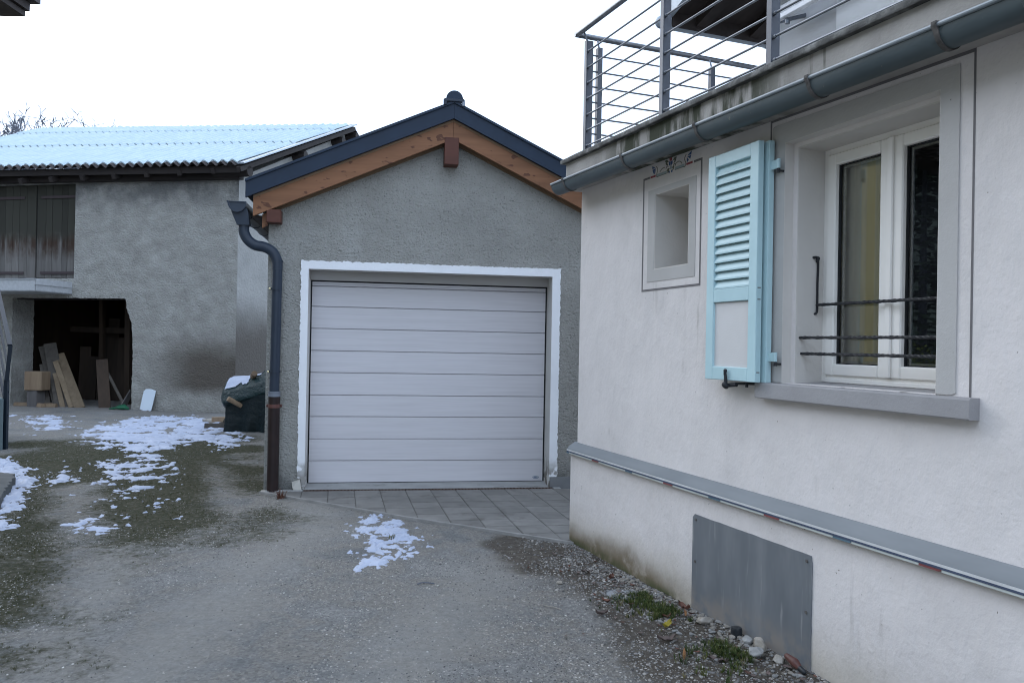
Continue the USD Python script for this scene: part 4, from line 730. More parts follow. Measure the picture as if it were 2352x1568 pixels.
# ---- things in and beside the barn's bay
BO = np.array([-5.8255, 16.5267]); BD = np.array([.97487, -.22277]); BI = np.array([.22277, .97487])
def BW(s, y, z=0): p = BO + s * BD + y * BI; return np.array([p[0], p[1], z])
def plank(name, label, b, t, w, th, m, roll=0., group=None, cat='plank'):
    b, t = np.array(b, float), np.array(t, float); B = BW(b[0], b[1], b[2])
    o = thing(name, label, cat, B, 0, group); obj('plank_body', bar((0, 0, 0), BW(*t) - B, w, th, roll, c=.003), M[m], o, smooth=False); return o
PG = 'planks leaning in the barn bay'
for lb, b, t, w, th, m, rl in (
    ('tallest broad grey plank leaning at the back of the barn bay stack', (-4.24, -.05, -.02), (-5.21, .6, 1.39), .26, .035, 'plank_grey', .3),
    ('dark grey plank leftmost of the long leaning planks in the bay', (-4.39, -.05, -.02), (-5.45, .6, 1.31), .11, .045, 'plank_grey', .3),
    ('pale tan beam with worn top, brightest of the leaning planks', (-3.97, -.06, -.02), (-4.85, .4, .97), .11, .09, 'plank_tan', .5),
    ('dark weathered plank behind the pale tan beam', (-4.13, -.04, -.02), (-5.12, .6, 1.12), .17, .04, 'plank_grey', .35),
    ('broad brown plank rightmost of the leaning planks in the bay', (-3.77, -.05, -.02), (-4.95, .6, 1.15), .21, .04, 'plank_tan', .35),
    ('short grey offcut standing behind the sawn wood blocks', (-4.60, -.06, -.02), (-5.22, .4, .91), .11, .03, 'plank_grey', .2),
    ('short low brown plank in front of the pale tan beam', (-4.19, -.08, -.02), (-4.72, .25, .72), .10, .04, 'plank_tan', .4),
    ('rough dark board standing at the right side of the bay', (-3.26, .1, -.02), (-3.66, .45, 1.05), .24, .05, 'barn_inside', .2),
    ('thin dark pole slanting at the right side of the bay', (-2.72, .1, 0.), (-3.50, .45, .75), .05, .05, 'plank_grey', .2)):
    tag(plank('leaning_plank', lb, b, t, w, th, m, rl), group=PG)
b1 = BW(-4.83, -.15, 0)
blk = thing('wood_block', 'upright sawn wood block standing on the ground under another block', 'wood block', b1, BROT, group='sawn wood blocks'); obj('block_body', cbox(-.13, .12, -.13, .13, -.03, .355, .012), M['log_grey'], blk)
blk = thing('wood_block', 'wide sawn wood block balanced on top of another block', 'wood block', b1 + [0, 0, .356], BROT + 6, group='sawn wood blocks'); obj('block_body', cbox(-.19, .23, -.15, .15, .0, .42, .015), M['log_end'], blk)
for k, (s, y, r, L) in enumerate(((-5.15, -.2, 15, .34), (-4.62, -.25, -20, .26), (-4.42, -.2, 10, .3), (-4.5, -.02, 40, .25))):
    o = thing('split_log', ['long split log lying left of the sawn wood blocks', 'small yellow split log lying right of the sawn wood blocks', 'split log lying before the foot of the dark leaning plank', 'split log lying behind the yellow split log'][k], 'firewood', BW(s, y, .03), BROT + r, group='split logs in the barn bay')
    obj('log_body', to_tri(manifold3d.Manifold.hull_points(np.array([(x, yy, zz) for x in (-L / 2, L / 2) for (yy, zz) in ((-.05, -.03), (.06, -.03), (.02, .05), (-.03, .045))]))), M['log_end'], o, smooth=False)
sv = thing('plastic_scoop', 'green plastic scoop lying at the right edge of the barn bay', 'scoop', BW(-2.63, -.15, .0), BROT)
obj('scoop_body', to_tri(hull_spheres([(-.16, 0, .03), (-.05, -.05, .05), (.12, -.05, .05), (.17, .0, .03), (.0, .08, .085), (-.1, .06, .07)], [.02, .03, .03, .02, .03, .03])), M['green_plastic'], sv); obj('scoop_tip', to_tri(hull_spheres([(-.17, 0, .03), (-.30, .0, .015)], [.025, .015])), M['green_plastic'], sv); 
sh2 = plank('grey_board', 'dark grey board leaning on the jamb above the green scoop', (-2.74, .02, .05), (-2.66, .2, .38), .22, .02, 'log_grey', .9, cat='board')
wb = thing('white_board', 'white board with broken edges leaning on the barn wall', 'board', BW(-2.03, -.15, 0), BROT)
wp = jag(Polygon([(-.15, .03), (-.06, .01), (-.13, .0), (.02, .0), (.07, .03), (.065, .0), (.13, .0), (.175, .43), (.10, .445), (.08, .46), (-.08, .465), (-.09, .435), (-.12, .43)]).buffer(0), .001, 4, .03)
wm = plate(wp, 0, .014); v = wm.vertices.copy(); v[:, 1] += v[:, 2] * .2; wm.vertices = v; obj('board_body', wm, M['white_board'], wb, smooth=False)

# tarpaulin-covered pile behind the garage
tp = thing('tarp_pile', 'wood pile under a dark green tarpaulin with snow on top beside the garage', 'covered pile', (-4.55, 13.3, 0), 0)
def hood(x):
    zt = np.interp(x, [-.41, 0, .22, .30, 1.0], [.90, .92, .97, 1.07, 1.12]); z1 = np.interp(x, [-.41, -.3, .3, 1.0], [.64, .66, .84, .95]); z2 = np.interp(x, [-.41, -.3, .3, 1.0], [.50, .49, .66, .78])
    P = np.array([(.55, zt - .10), (.42, zt - .01), (.30, zt), (.17, .65 * zt + .35 * z1), (.05, .18 * zt + .82 * z1), (.0, z1), (-.045, .5 * (z1 + z2)), (-.075, z2), (-.03, z2 - .06), (.10, z2 - .10), (.55, z2 - .05)])
    if x < -.28: c = np.array([.22, .66]); P = c + (P - c) * math.sqrt(max(0., 1 - ((-.28 - x) / .135) ** 2))
    return P
hx = np.concatenate([np.linspace(-.41, -.28, 9), np.linspace(-.25, 1.0, 44)]); HV = np.array([[(x, *p) for p in catmull(np.vstack([hood(x), hood(x)[:1]]), 3)[:-1]] for x in hx]); nh = HV.shape[1]
HV = HV.reshape(-1, 3); HV += .05 * (meshkit.fbm(HV * np.array([4., 7., 7.]) + 3, 4, 9)[:, None] - .5) * np.array([.5, 1, 1]); HF = []
for i in range(len(hx) - 1):
    for j in range(nh):
        a, b = i * nh + j, i * nh + (j + 1) % nh; HF += [(a, b + nh, b), (a, a + nh, b + nh)]
HV = np.vstack([HV, HV[:nh].mean(0)]); HF += [(len(HV) - 1, j, (j + 1) % nh) for j in range(nh)]
hoodm = trimesh.Trimesh(HV, HF, process=False); trimesh.repair.fix_normals(hoodm)
u, w = np.meshgrid(np.linspace(0, 1, 90), np.linspace(0, 1, 30)); wave = .035 * np.sin(u * 34 + 3 * meshkit.noise(np.stack([u * 5, w * 2, 0 * u], -1), 2)) * (1 - w) + .05 * (meshkit.fbm(np.stack([u * 6, w * 3, 0 * u], -1), 3, 4) - .5)
px = np.where(u < .25, -.30 + .0 * u, -.30 + (u - .25) / .75 * 1.3); py = np.where(u < .25, .9 - u / .25 * .88, .02 - .25 * (u - .25)); pzt = np.interp(px, [-.3, .3, 1.], [.52, .66, .78])
Vd, Fd = grid_mesh(px + wave * (u < .3) * .8, py + wave * (u >= .25), -.03 + w * pzt); dm = trimesh.Trimesh(Vd, np.vstack([Fd, Fd[:, ::-1]]), process=False)
obj('tarpaulin', hoodm, M['tarp'], tp, smooth=50); obj('tarpaulin', trimesh.Trimesh(Vd, Fd, process=False), M['tarp_shaded'], tp, smooth=70, label='hanging lower drape of the tarpaulin')
obj('log', cyl((-.20, -.14, .57), (-.02, .0, .44), .042, 10), M['log_end'], tp); obj('log', cyl((.10, .2, .93), (.16, .1, .99), .05, 10), M['log_end'], tp)
su, sv_ = np.meshgrid(np.linspace(-.33, .26, 60), np.linspace(.05, .40, 36)); pr_ = np.array([[np.interp(y_, [.0, .05, .17, .30, .42], [hood(x_)[5][1], hood(x_)[4][1], hood(x_)[3][1], hood(x_)[2][1], hood(x_)[1][1]]) for x_ in su[0]] for y_ in sv_[:, 0]])
cov = 2.6 * (meshkit.fbm(np.stack([su * 6, sv_ * 6, 0 * su], -1), 4, 12) - .47) + 1.2 * (sv_ - .16); Vs, Fs = grid_mesh(su, sv_, pr_ + .016 + .012 * np.clip(cov, -1, 1)); keep = (cov.ravel()[Fs] > 0).all(1)
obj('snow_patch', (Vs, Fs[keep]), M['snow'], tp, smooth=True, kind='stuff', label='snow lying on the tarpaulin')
for k, (x, y, r, c) in enumerate(((-5.16, 14.1, 20, 0), (-5.0, 13.9, -30, 0), (-5.15, 13.75, 5, 0), (-4.95, 14.15, 60, 0), (-5.05, 14.0, 100, 0))):
    o = thing('firewood_log', ['topmost pale split log of the heap left of the tarpaulin', 'dark split log in front of the tarpaulin heap', 'long brown log at the left front of the heap by the tarpaulin', 'split log at the back of the heap by the tarpaulin', 'short split log lying across the middle of the heap by the tarpaulin'][k], 'firewood', (x, y, .04 + (.08 if k in (0, 4) else 0)), r, group='split logs left of the tarpaulin')
    obj('log_body', to_tri(manifold3d.Manifold.hull_points(np.array([(xx, yy, zz) for xx in (-.2, .2) for (yy, zz) in ((-.05, -.035), (.06, -.035), (.02, .05), (-.03, .045))]))), M['log_end' if k == 0 else 'plank_grey'], o, smooth=False)
o = thing('pale_stone', 'pale rounded stone lying left of the tarpaulin by the barn wall', 'stone', (-5.62, 14.6, .03)); obj('stone_body', rock(.16, 5, (1, .7, .5)), M['stone_pale'], o, smooth=50)

# ================================================================ left edge: steps, railing, slab, neighbour's eave
st = thing('concrete_steps', 'blue-grey concrete steps at the left edge of the yard', 'steps', (-7.02, 10.85, 0), 38.4)
for k in range(5): obj('step', cbox(-1.0, -.02 if k else .0, k * .30, (k + 1) * .30, -.1, .38 + k * .17, .01), M['step_concrete'], st)
obj('side_wall', [cbox(-.12, .03, -.02, 1.6, -.1, .36, .01), cbox(-.30, -.02, -.22, .35, -.1, .70, .012)], M['step_concrete'], st)
hr = thing('stair_railing', 'dark metal stair railing at the left edge of the photo', 'railing', (-6.92, 10.75, 0))
obj('post', [bar((0, 0, -.05), (0, 0, .95), .05, .05), bar((0, 0, .93), (.03, .02, 1.42), .05, .05)], M['dark_paint'], hr)
obj('handrail', bar((.035, 0, 1.42), (-1.15 - .6, 1.45 + .76, 2.40 + .52), .055, .04), M['dark_paint'], hr)
for z in (1.10, .78, .46): obj('rail_bar', bar((.02, 0, z), (-1.75, 2.21, z + 1.5), .028, .028), M['dark_paint'], hr)
obj('doorstep_slab', slab(jag(Polygon([(-5.22, 8.28), (-4.92, 7.72), (-4.55, 7.0), (-7, 6.2), (-7.6, 9.0)]), .010, 6, .05), -.05, .10), M['slab_stone'], None, label='rough grey stone slab at the left edge beside the snow patch', cat='slab', smooth=20)
nb = thing('neighbour_house', 'dark wooden eave corner of a house reaching in at the top left', 'house', (-4.40, 6.98, 4.4))
obj('soffit', box(-5., .0, -3.2, .0, .0, .05), M['soffit_dark'], nb); obj('eave_board', box(-5, .03, -3.2, .02, .055, .13), M['soffit_dark'], nb); obj('roof_cover', box(-5, .10, -3.2, .06, .135, .19), M['sheet_fibre'], nb)
obj('wall', box(-6.2, -2.2, -6.5, -2.4, -4.5, 0), M['house_left'], nb); obj('wall', box(-2.15, -1.9, .09, 1.5, -4.5, -.05), M['house_left'], nb)  # the shorter wall is unseen, added to brighten the left pane by its reflection

# ================================================================ SNOW on the ground
def snow_blob(name, polys, label, res=.022, noise=3.5, amp=1.3, width=.25, h=.022, sparse=0., seed=41, aniso=(1, 1)):
    U = unary_union([Polygon(p).buffer(0) for p in polys]); x0, y0, x1, y1 = U.buffer(.35).bounds
    X, Y = np.meshgrid(np.arange(x0, x1, res), np.arange(y0, y1, res * 1.4))
    d = np.full(X.shape, -9.)
    for p in polys: d = np.maximum(d, sdist(Polygon(p).buffer(0), X, Y))
    n = meshkit.fbm(np.stack([X * noise * aniso[0], Y * noise * aniso[1], 0 * X], -1), 5, seed) - .5
    n2 = meshkit.fbm(np.stack([X * 26, Y * 20, 0 * X], -1), 3, seed + 3) - .5; n3 = meshkit.noise(np.stack([X * 60, Y * 45, 0 * X], -1), seed + 5) - .5
    f = np.clip(d / width, -1.2, .45) + amp * n + 2.1 * n2 + .6 * n3 - sparse - .06
    Z = gz(X, Y) - .012 + np.clip(f, -.3, 1) * h * 2.2 * (1 + .8 * (meshkit.fbm(np.stack([X * 14, Y * 14, 0 * X], -1), 2, 3) - .5)); Z = np.where(f > 0, Z + .008 * np.sqrt(np.clip(f, 0, 1)) + .004, Z)
    V, F = grid_mesh(X, Y, Z); keep = (f.ravel()[F] > -.10).any(1); F = F[keep]; u, inv = np.unique(F, return_inverse=True)
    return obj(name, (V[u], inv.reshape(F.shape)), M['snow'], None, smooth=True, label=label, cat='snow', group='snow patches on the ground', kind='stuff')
snow_blob('snow_patch', [[(-7.3, 13.26), (-7.29, 14.38), (-7.22, 15.44), (-6.62, 15.85), (-5.4, 14.91), (-4.34, 12.78), (-4.01, 11.7), (-4.05, 11.2), (-4.62, 11.87), (-4.98, 12.09), (-4.64, 11.12), (-4.77, 10.87), (-4.35, 9.91), (-3.94, 8.66), (-3.67, 8.16), (-3.67, 7.92), (-4.08, 8.65), (-4.94, 10.22), (-5.5, 11.0), (-5.96, 11.41)], [(-9.66, 15.22), (-8.9, 15.38), (-7.5, 13.22), (-7.59, 12.87), (-8.94, 14.48)]], 'large broken snow patch across the yard in front of the barn', .022, 6., 3.4, .34, .012, .10)
snow_blob('snow_patch', [[(-5.05, 9.74), (-4.83, 9.77), (-4.28, 8.66), (-4.33, 8.38)], [(-5.30, 9.0), (-5.0, 8.90), (-4.70, 8.40), (-4.84, 8.30)], [(-3.66, 6.5), (-3.54, 6.56), (-3.38, 6.34), (-3.47, 6.26)], [(-3.50, 6.45), (-3.25, 6.42), (-3.25, 6.18)]], 'small scattered snow remnants on the mossy grass', .016, 9., 2.6, .16, .010, .0, 43)
snow_blob('snow_patch', [[(-5.78, 9.73), (-4.14, 9.93), (-2.62, 6.63), (-3.46, 6.12)]], 'tiny specks of snow sprinkled over the mossy grass', .016, 10., 3.6, .4, .010, 1.15, 47)
snow_blob('snow_patch', [[(-7.07, 10.34), (-6.13, 9.68), (-5.18, 8.53), (-4.94, 8.03), (-4.70, 7.59), (-4.34, 6.84), (-4.02, 6.29), (-4.14, 6.0), (-6.5, 6.2)]], 'smooth snow patch round the stone slab at the left edge', .02, 7., 1.6, .20, .016, -.05, 51)
snow_blob('snow_patch', [[(-1.3, 6.92), (-1.2, 7.02), (-0.86, 6.79), (-0.73, 6.19), (-0.6, 5.96), (-0.67, 5.81), (-0.74, 5.63), (-0.9, 5.45), (-1.02, 5.39), (-1.1, 5.66), (-1.11, 6.03), (-1.23, 6.44)]], 'lone snow patch in the drive before the paver apron', .010, 9., 2.9, .18, .011, .06, 57)

# ================================================================ scattered stuff (PointInstancers)
def instancer(name, protos, pos, scale, label, cat, seed=1, tiltmax=.5, upright=False):
    pi = UsdGeom.PointInstancer.Define(stage, numbered('/World', name)); pp = str(pi.GetPath()); rels = []
    for k, (m, mt) in enumerate(protos):
        q = usdkit.mesh(stage, f'{pp}/{name}_kind_{k}', m, mt, smooth=40 if not upright else False); rels.append(q.GetPath())
    pi.CreatePrototypesRel().SetTargets(rels); g = np.random.RandomState(seed); n = len(pos)
    pi.CreateProtoIndicesAttr(Vt.IntArray.FromNumpy(g.randint(0, len(protos), n).astype(np.int32)))
    pi.CreatePositionsAttr(Vt.Vec3fArray.FromNumpy(np.asarray(pos, np.float32)))
    pi.CreateScalesAttr(Vt.Vec3fArray.FromNumpy(np.repeat(np.asarray(scale, np.float32)[:, None], 3, 1)))
    yaw = g.rand(n) * 2 * np.pi; tl_ = (g.rand(n) - .5) * tiltmax
    q = np.stack([np.cos(yaw / 2) * np.cos(tl_ / 2), np.cos(yaw / 2) * np.sin(tl_ / 2), np.sin(yaw / 2) * np.sin(tl_ / 2), np.sin(yaw / 2) * np.cos(tl_ / 2)], 1)
    pi.CreateOrientationsAttr(Vt.QuathArray([Gf.Quath(*map(float, a)) for a in q]))
    return tag(pi, label, cat, kind='stuff')
def in_view(P):
    d = P - np.array([0, 0, 1.55]); u = d[:, 0] / d[:, 1]; return (np.abs(u) < .72) & (d[:, 1] > 2.8)
def hside(P): return (P[:, 0] - HB[0]) * HN[0] + (P[:, 1] - HB[1]) * HN[1]
APW = Polygon([GP(g, o) for g, o in ((-.1, -.2), (.0, .20), (1.37, 1.34), (2.65, 2.36), (3.5, 2.36), (3.5, -.2))])
GARW = Polygon([GP(g, o) for g, o in ((-.02, .02), (-.02, -7), (5, -7), (5, .02))])
def scatter(n, dens, seed, rmin=3., rmax=13.):
    g = np.random.RandomState(seed); r = rmin * (rmax / rmin) ** g.rand(n); a = (g.rand(n) - .5) * 2 * .70
    x = r * a; y = r; P = np.stack([x, y, gz(x, y)], 1)
    k = (g.rand(n) < dens(x, y)) & (hside(P) > -.0) & ~shapely.contains(APW, shapely.points(x, y)) & ~shapely.contains(GARW, shapely.points(x, y)); return P[k], g
fb = lambda x, y, s, sd: meshkit.fbm(np.stack([x * s, y * s, 0 * x], -1), 4, sd)
pebs = [(rock(1., 40 + k, (1, .8, .55), 1), M['pebble']) for k in range(4)]; pebd = [(rock(1., 60 + k, (1, .8, .55), 1), M['pebble_dark']) for k in range(3)]
P, g = scatter(95000, lambda x, y: np.clip((fb(x, y, 1.3, 71) - .43) * 7, .06, 1) * (1 - .35 * moss_at(x, y)) * (1 - .6 * wall_at(x, y)) * (1 - .6 * worn_at(x, y)), 5, 3.0, 9.)
instancer('gravel', pebs, P, .003 + .0060 * g.rand(len(P)) ** 3.2, 'fine pale gravel strewn over the drive', 'gravel', 2)
P, g = scatter(70000, lambda x, y: np.clip((fb(x, y, 1.1, 75) - .46) * 8, .03, 1) * (1 - .8 * wall_at(x, y)) * (1 - .5 * worn_at(x, y)), 6, 3.0, 12.)
instancer('gravel', pebd, P, .003 + .006 * g.rand(len(P)) ** 3, 'fine dark gravel strewn over the drive', 'gravel', 3)
# stones along the wall: denser
g = np.random.RandomState(9); n = 12000; s = g.rand(n) * 4.6 - .3; d = np.abs(g.randn(n)) * .33 + .005
xy = HB + s[:, None] * HU + d[:, None] * HN; P = np.stack([xy[:, 0], xy[:, 1], gz(xy[:, 0], xy[:, 1])], 1); k = ~shapely.contains(APW, shapely.points(xy)) & (g.rand(n) < np.clip((fb(xy[:, 0], xy[:, 1], 3., 81) - .34) * 5, .15, 1)); P = P[k]
sz = .004 + .010 * g.rand(len(P)) ** 2
instancer('wall_gravel', pebs[:1] + pebd, P, sz, 'dark and pale gravel in the strip along the white wall', 'gravel', 4)
n = 800; s = .9 + g.rand(n) * 3.0; d = np.abs(g.randn(n)) * .16 * np.clip(s / 2, .6, 1.6) + .015; xy = HB + s[:, None] * HU + d[:, None] * HN
P = np.stack([xy[:, 0], xy[:, 1], gz(xy[:, 0], xy[:, 1]) + .004], 1)
instancer('wall_stones', [(rock(1., 80 + k, (1, .75, .55), 1), M['stone_pale']) for k in range(4)] + [(rock(1., 90 + k, (1, .7, .45), 1), M['stone_grey']) for k in range(3)], P, .006 + .019 * g.rand(n) ** 3.2, 'pale broken stones in the strip at the foot of the white wall', 'stones', 6)
# grass and moss
def blade_tuft(nb, h, spread, seed):
    g = np.random.RandomState(seed); V, F = [], []
    for i in range(nb):
        a = g.rand() * 6.283; b = np.array([math.cos(a), math.sin(a), 0]); o = b * g.rand() * spread; w = np.array([-b[1], b[0], 0]) * h * (.035 + .03 * g.rand()); hh = h * (.5 + .6 * g.rand()); l = b * hh * (.3 + .6 * g.rand())
        k = len(V); V += [o - w, o + w, o + l * .4 + [0, 0, hh * .7] + w * .8, o + l * .4 + [0, 0, hh * .7] - w * .8, o + l + [0, 0, hh]]; F += [(k, k + 1, k + 2), (k, k + 2, k + 3), (k + 3, k + 2, k + 4)]
    return trimesh.Trimesh(np.array(V), F, process=False)
P, g = scatter(52000, lambda x, y: np.clip(moss_at(x, y) * 1.3 - .25, 0, 1) ** 1.5 * np.clip((fb(x, y, 4., 91) - .36) * 4, 0, 1), 12, 3.2, 13.)
instancer('mossy_grass', [(blade_tuft(12, .9, .7, 100 + k), M['moss_blade']) for k in range(4)], P, .008 + .010 * g.rand(len(P)), 'short dark mossy grass on the left side of the drive', 'grass', 7, .2, True)
n = 1700; s = np.concatenate([1.35 + .85 * g.rand(n // 2), 2.2 + .9 * g.rand(n // 2)]); d = np.concatenate([.12 + np.abs(g.randn(n // 2)) * .12, .16 + np.abs(g.randn(n // 2)) * .14]); xy = HB + s[:, None] * HU + d[:, None] * HN; P = np.stack([xy[:, 0], xy[:, 1], gz(xy[:, 0], xy[:, 1])], 1)
P = P[fb(xy[:, 0], xy[:, 1], 5., 95) + .16 * (g.rand(len(xy)) - .5) > .47]
instancer('grass_tufts', [(blade_tuft(9, 1., .35, 120 + k), M['grass']) for k in range(4)], P, .018 + .022 * g.rand(len(P)), 'green grass tufts among the stones below the metal plate', 'grass', 8, .3, True)

# ================================================================ single small things by the wall
def HW(s, d, z=0.): p = HB + s * HU + d * HN; return np.array([p[0], p[1], z + gz(np.array(p[0]), np.array(p[1]))])
for (s, d, r, sd, m, lb) in ((2.40, .055, .052, 3, 'stone_pale', 'large cream stone standing against the metal plate'), (1.98, .10, .048, 4, 'stone_pale', 'brown-cream stone left of the black cap by the metal plate'), (2.30, .06, .040, 8, 'stone_grey', 'grey-white stone just right of the black cap'), (2.46, .12, .055, 11, 'stone_grey', 'long flat whitish stone below the large cream stone'),
        (2.22, .09, .022, 14, 'stone_pale', 'small orange-cream stone touching the black cap'), (1.02, .55, .026, 15, 'stone_pale', 'lone round white stone on the gravel left of the grey cover'), (2.55, .06, .035, 17, 'stone_pale', 'pale stone beside the rust-brown bottle neck'), (1.36, .10, .030, 19, 'stone_pale', 'tan stone in the wall corner above the round grey cover')):
    p = HW(s, d, r * .35); o = thing('stone', lb, 'stone', p, sd * 40, group='stones at the foot of the white wall'); obj('stone_body', rock(r, sd, (1, .75, .85 if sd == 3 else .62), 3), M[m], o, smooth=50)
bc = thing('black_cap', 'round black plastic pipe cap sticking up by the metal plate', 'cap', HW(2.20, .05, .0)); obj('cap_body', [tube([(0, 0, -.02), (0, 0, .035), (0, 0, .046), (0, 0, .050)], [.030, .030, .026, .012], 20)], M['black_plastic'], bc)
rb = thing('brown_shard', 'rust-brown tapered piece with black tip at the metal plate corner', 'shard', HW(2.66, .06, .03), HROT); obj('shard_body', to_tri(hull_spheres([(-.055, 0, .018), (.0, 0, .008), (.03, 0, -.004)], [.014, .022, .014])), M['clip_brown'], rb); obj('shard_tip', to_tri(hull_spheres([(.035, 0, -.006), (.062, 0, -.012)], [.014, .013])), M['black_plastic'], rb)
cv_ = thing('valve_cover', 'round grey-white valve cover half buried in the gravel', 'cover', HW(1.33, .26, -.004)); obj('ring', [trimesh.creation.annulus(r_min=.042, r_max=.095, height=.012, sections=36)], M['cover_grey'], cv_); obj('rim', trimesh.creation.annulus(r_min=.096, r_max=.102, height=.016, sections=36), M['concrete_dark'], cv_); obj('core', trimesh.creation.cylinder(radius=.041, height=.006, sections=24), M['earth'], cv_)
def leaf_mesh(L, W, curl, seed):
    g = np.random.RandomState(seed); n = 9; t = np.linspace(0, 1, n); w = W * np.sin(np.pi * t ** .8) ** .8; V, F = [], []
    for i in range(n):
        z = curl * (t[i] - .5) ** 2 * 4 + .004 * g.randn(); V += [(L * (t[i] - .5), -w[i] / 2, z + curl * .9), (L * (t[i] - .5), 0, z), (L * (t[i] - .5), w[i] / 2, z + curl * .7)]
    for i in range(n - 1):
        a = 3 * i; F += [(a, a + 1, a + 4), (a, a + 4, a + 3), (a + 1, a + 2, a + 5), (a + 1, a + 5, a + 4)]
    m = trimesh.Trimesh(np.array(V), F, process=False); b = trimesh.Trimesh(np.array(V) - [0, 0, .0012], np.array(F)[:, ::-1], process=False); return trimesh.util.concatenate([m, b])
for k, (s, d, L, m, lb) in enumerate(((.86, .27, .085, 'leaf_grey', 'dull grey-brown dead leaf nearest the house corner'), (1.02, .17, .085, 'leaf_brown', 'red-brown dead leaf close to the wall left of the grey cover'), (1.72, .06, .10, 'leaf_brown', 'long brown leaf lying at the left foot of the metal plate'), (1.80, .23, .05, 'leaf_brown', 'small red-brown curled leaf below the metal plate'), (1.93, .31, .085, 'leaf_yellow', 'yellow-green leaf among grass below the metal plate'), (1.84, .13, .03, 'leaf_orange', 'small orange leaf close to the metal plate foot'),
        (2.43, .33, .10, 'leaf_grey', 'purple-grey leaf on the gravel below the large cream stone'), (1.62, .55, .09, 'leaf_grey', 'dark curled leaf out on the gravel below the grey cover'), (2.33, .46, .035, 'leaf_orange', 'orange leaf near the lower edge of the photo'), (1.42, .42, .07, 'leaf_brown', 'dark brown leaf on the gravel left of the grass'), (2.1, .42, .10, 'leaf_grey', 'brown-grey leaf among the grass tufts'))):
    o = thing('dead_leaf', lb, 'leaf', HW(s, d, .008), k * 53 + 15, group='dead leaves along the white wall'); obj('blade', leaf_mesh(L, L * .42, .010 + .006 * (k % 3), k), M[m], o, smooth=60)
o = thing('twig', 'pale straight twig lying on the drive left of the gravel strip', 'twig', HW(1.44, .78, .006), -35, group='twigs on the drive'); obj('stick', tube(catmull([(-.06, 0, 0), (0, .003, .004), (.06, 0, .001)], 4), .0022, 6), M['stone_pale'], o)
o = thing('twig', 'dark bent twig lying on the drive below the lone snow patch', 'twig', (-.52, 5.05, .008), 10, group='twigs on the drive'); obj('stick', tube(catmull([(-.06, 0, 0), (-.02, .012, .006), (.05, .0, .001)], 4), .004, 6), M['bark'], o)
o = thing('green_sprout', 'small green plant growing through the lone snow patch', 'plant', (-.93, 6.22, .0)); obj('leaves', [blade_tuft(22, .05, .03, 200)], M['grass'], o, smooth=False)
o = thing('dry_plant', 'dry brown weed at the left end of the paver apron', 'plant', (-2.25, 7.72, .0)); obj('stems', [blade_tuft(40, .09, .05, 201)], M['leaf_brown'], o, smooth=False)

# ================================================================ trees and hill
def tree(name, label, x, y, h, seed, spread=.5, depth=5, lean=0.):
    g = np.random.RandomState(seed); T, C = [], []
    def grow(p, d, L, r, lev):
        n = 4 if lev < 4 else 2; P = [p]; dd = d.copy()
        for i in range(n):
            dd = dd + g.randn(3) * (.12 + .06 * lev) + np.array([0, 0, .04]); dd /= np.linalg.norm(dd); P.append(P[-1] + dd * L / n)
        (T if lev == 0 else C).append(tube(P, np.maximum(np.linspace(r, r * .6, n + 1), .017), max(3, 7 - 2 * lev), caps=False))
        if lev >= depth: return
        k = (5, 4, 4, 4, 3, 3)[lev]
        for j in range(k):
            q = P[g.randint(1 if lev else 2, n + 1)] if j else P[-1]; nd = dd + g.randn(3) * spread * (1.2 if j else .35) + [0, 0, .12]; nd /= np.linalg.norm(nd); grow(q, nd, L * (.58 + .18 * g.rand()), r * (.5 if j else .62), lev + 1)
    grow(np.array([0., 0, -.2]), np.array([lean, 0, 1.]), h * .40, h * .022, 0)
    zm = h / max(m.vertices[:, 2].max() for m in C)
    for m in T + C: m.apply_scale(zm)
    o = thing(name, label, 'tree', (x, y, 0), group='bare trees behind the barn'); obj('trunk', T, M['bark'], o, smooth=60); obj('crown', C, M['bark'], o, smooth=60)
tree('bare_tree', 'largest bare tree, at the left edge behind the barn roof', -25.2, 38., 13.5, 5, .42, 6)
tree('bare_tree', 'bare forked tree second from the left behind the barn roof', -23.6, 38., 12.9, 8, .42, 6)
tree('bare_tree', 'smallest bare tree, rightmost behind the barn roof', -22.6, 38., 12.5, 12, .36, 6)
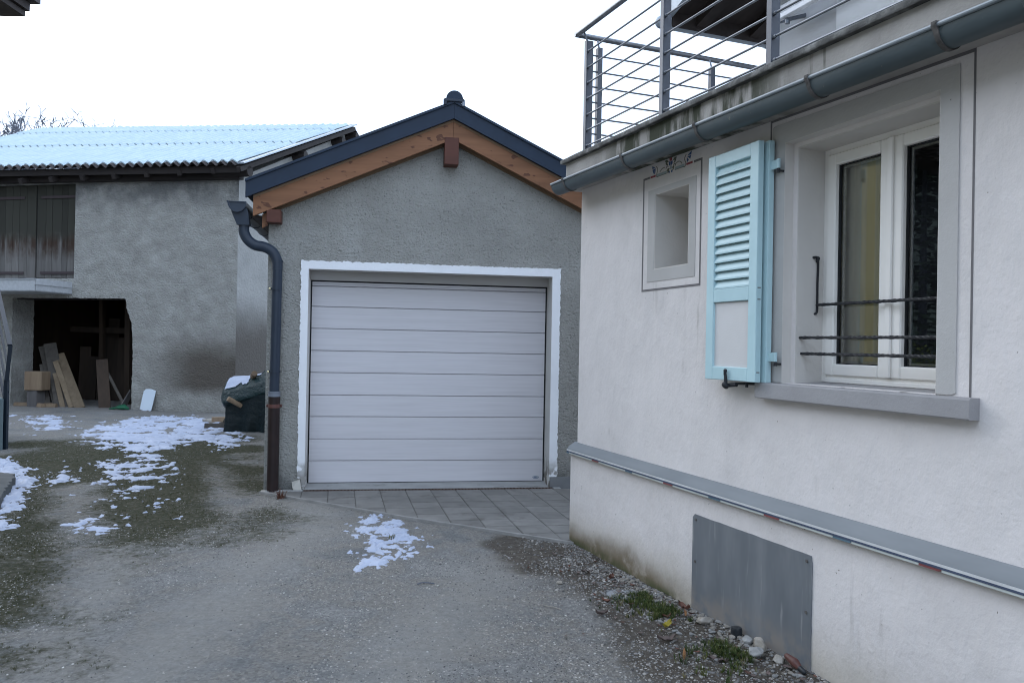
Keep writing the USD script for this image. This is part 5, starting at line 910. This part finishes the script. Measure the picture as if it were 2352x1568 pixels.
# wooded slope and trees beyond the left of the frame (seen in the window glass)
a = np.radians(np.linspace(-175, -52, 60)); rr = np.linspace(60, 260, 16); A, Rr = np.meshgrid(a, rr); hx, hy = Rr * np.sin(A), Rr * np.cos(A)
hz = -1 + (Rr - 60) * .62 * (.75 + .5 * meshkit.fbm(np.stack([hx / 60, hy / 60, 0 * hx], -1), 4, 3)); hz *= np.clip((np.degrees(A) * -1 - 52) / 14, 0, 1) * np.clip((175 + np.degrees(A)) / 20, 0, 1); hz[0] = -2
V, F = grid_mesh(hx, hy, hz); obj('wooded_hill', (V, F[:, ::-1]), M['forest'], None, smooth=True, kind='structure', label='dark wooded mountainside to the left', cat='hill')
def conifer(x, y, h, seed, lb):
    g = np.random.RandomState(seed); o = thing('conifer', lb, 'tree', (x, y, 0), group='conifers left of the yard'); obj('trunk', tube([(0, 0, -.2), (0, 0, h * .95)], [h * .018, .02], 8), M['bark'], o); V, F = [], []
    for i in range(2600):
        t = g.rand() ** .75; z = h * (.08 + .92 * t); R = h * .19 * (1 - t) + .05; a = g.rand() * 6.283; q = R * (.4 + .6 * g.rand()); b = np.array([math.cos(a), math.sin(a), -.25]); p = np.array([q * math.cos(a), q * math.sin(a), z]); w = np.array([-b[1], b[0], 0]) * .10 * (.6 + g.rand()); l = b * .32
        k = len(V); V += [p - w, p + w, p + l]; F += [(k, k + 1, k + 2)]
    obj('crown', trimesh.Trimesh(np.array(V), F, process=False), M['needle'], o, smooth=False)
conifer(-13.5, 9.3, 8., 1, 'tall dark conifer reflected in the window glass'); conifer(-16.5, 8.2, 7.5, 2, 'shorter dark conifer reflected in the window glass')

hd_ = thing('garden_shrub', 'yellow-green garden shrub reflected low in the window glass', 'shrub', (-11.6, 8.7, 0)); g = np.random.RandomState(77); V, F = [], []
for i in range(1500):
    a = g.rand() * 6.283; q = .75 * math.sqrt(g.rand()); z = .1 + 1.75 * g.rand() * (1 - .35 * q); p = np.array([q * math.cos(a), q * math.sin(a), z]); d = g.randn(3); d /= np.linalg.norm(d); w = np.cross(d, [0, 0, 1.]) * .035; k = len(V); V += [p - w, p + w, p + d * .10]; F += [(k, k + 1, k + 2)]
obj('crown', trimesh.Trimesh(np.array(V), F, process=False), M['shrub_leaf'], hd_, smooth=False); obj('stem', tube([(0, 0, -.1), (0, 0, 1.2)], [.04, .02], 7), M['bark'], hd_)

g = np.random.RandomState(21); n = 260; s_ = .2 + g.rand(n) * 3.3; d_ = .03 + np.abs(g.randn(n)) * .30; xy = HB + s_[:, None] * HU + d_[:, None] * HN; k = ~shapely.contains(APW, shapely.points(xy)); xy = xy[k]
instancer('leaf_litter', [(leaf_mesh(1., .5, .12, 300), M['leaf_grey']), (leaf_mesh(1., .45, .16, 301), M['leaf_brown']), (leaf_mesh(1., .6, .10, 302), M['leaf_grey'])], np.stack([xy[:, 0], xy[:, 1], gz(xy[:, 0], xy[:, 1]) + .008], 1), .012 + .030 * g.rand(len(xy)) ** 1.5, 'small brown leaf litter in the gravel strip along the white wall', 'leaves', 9, .5)
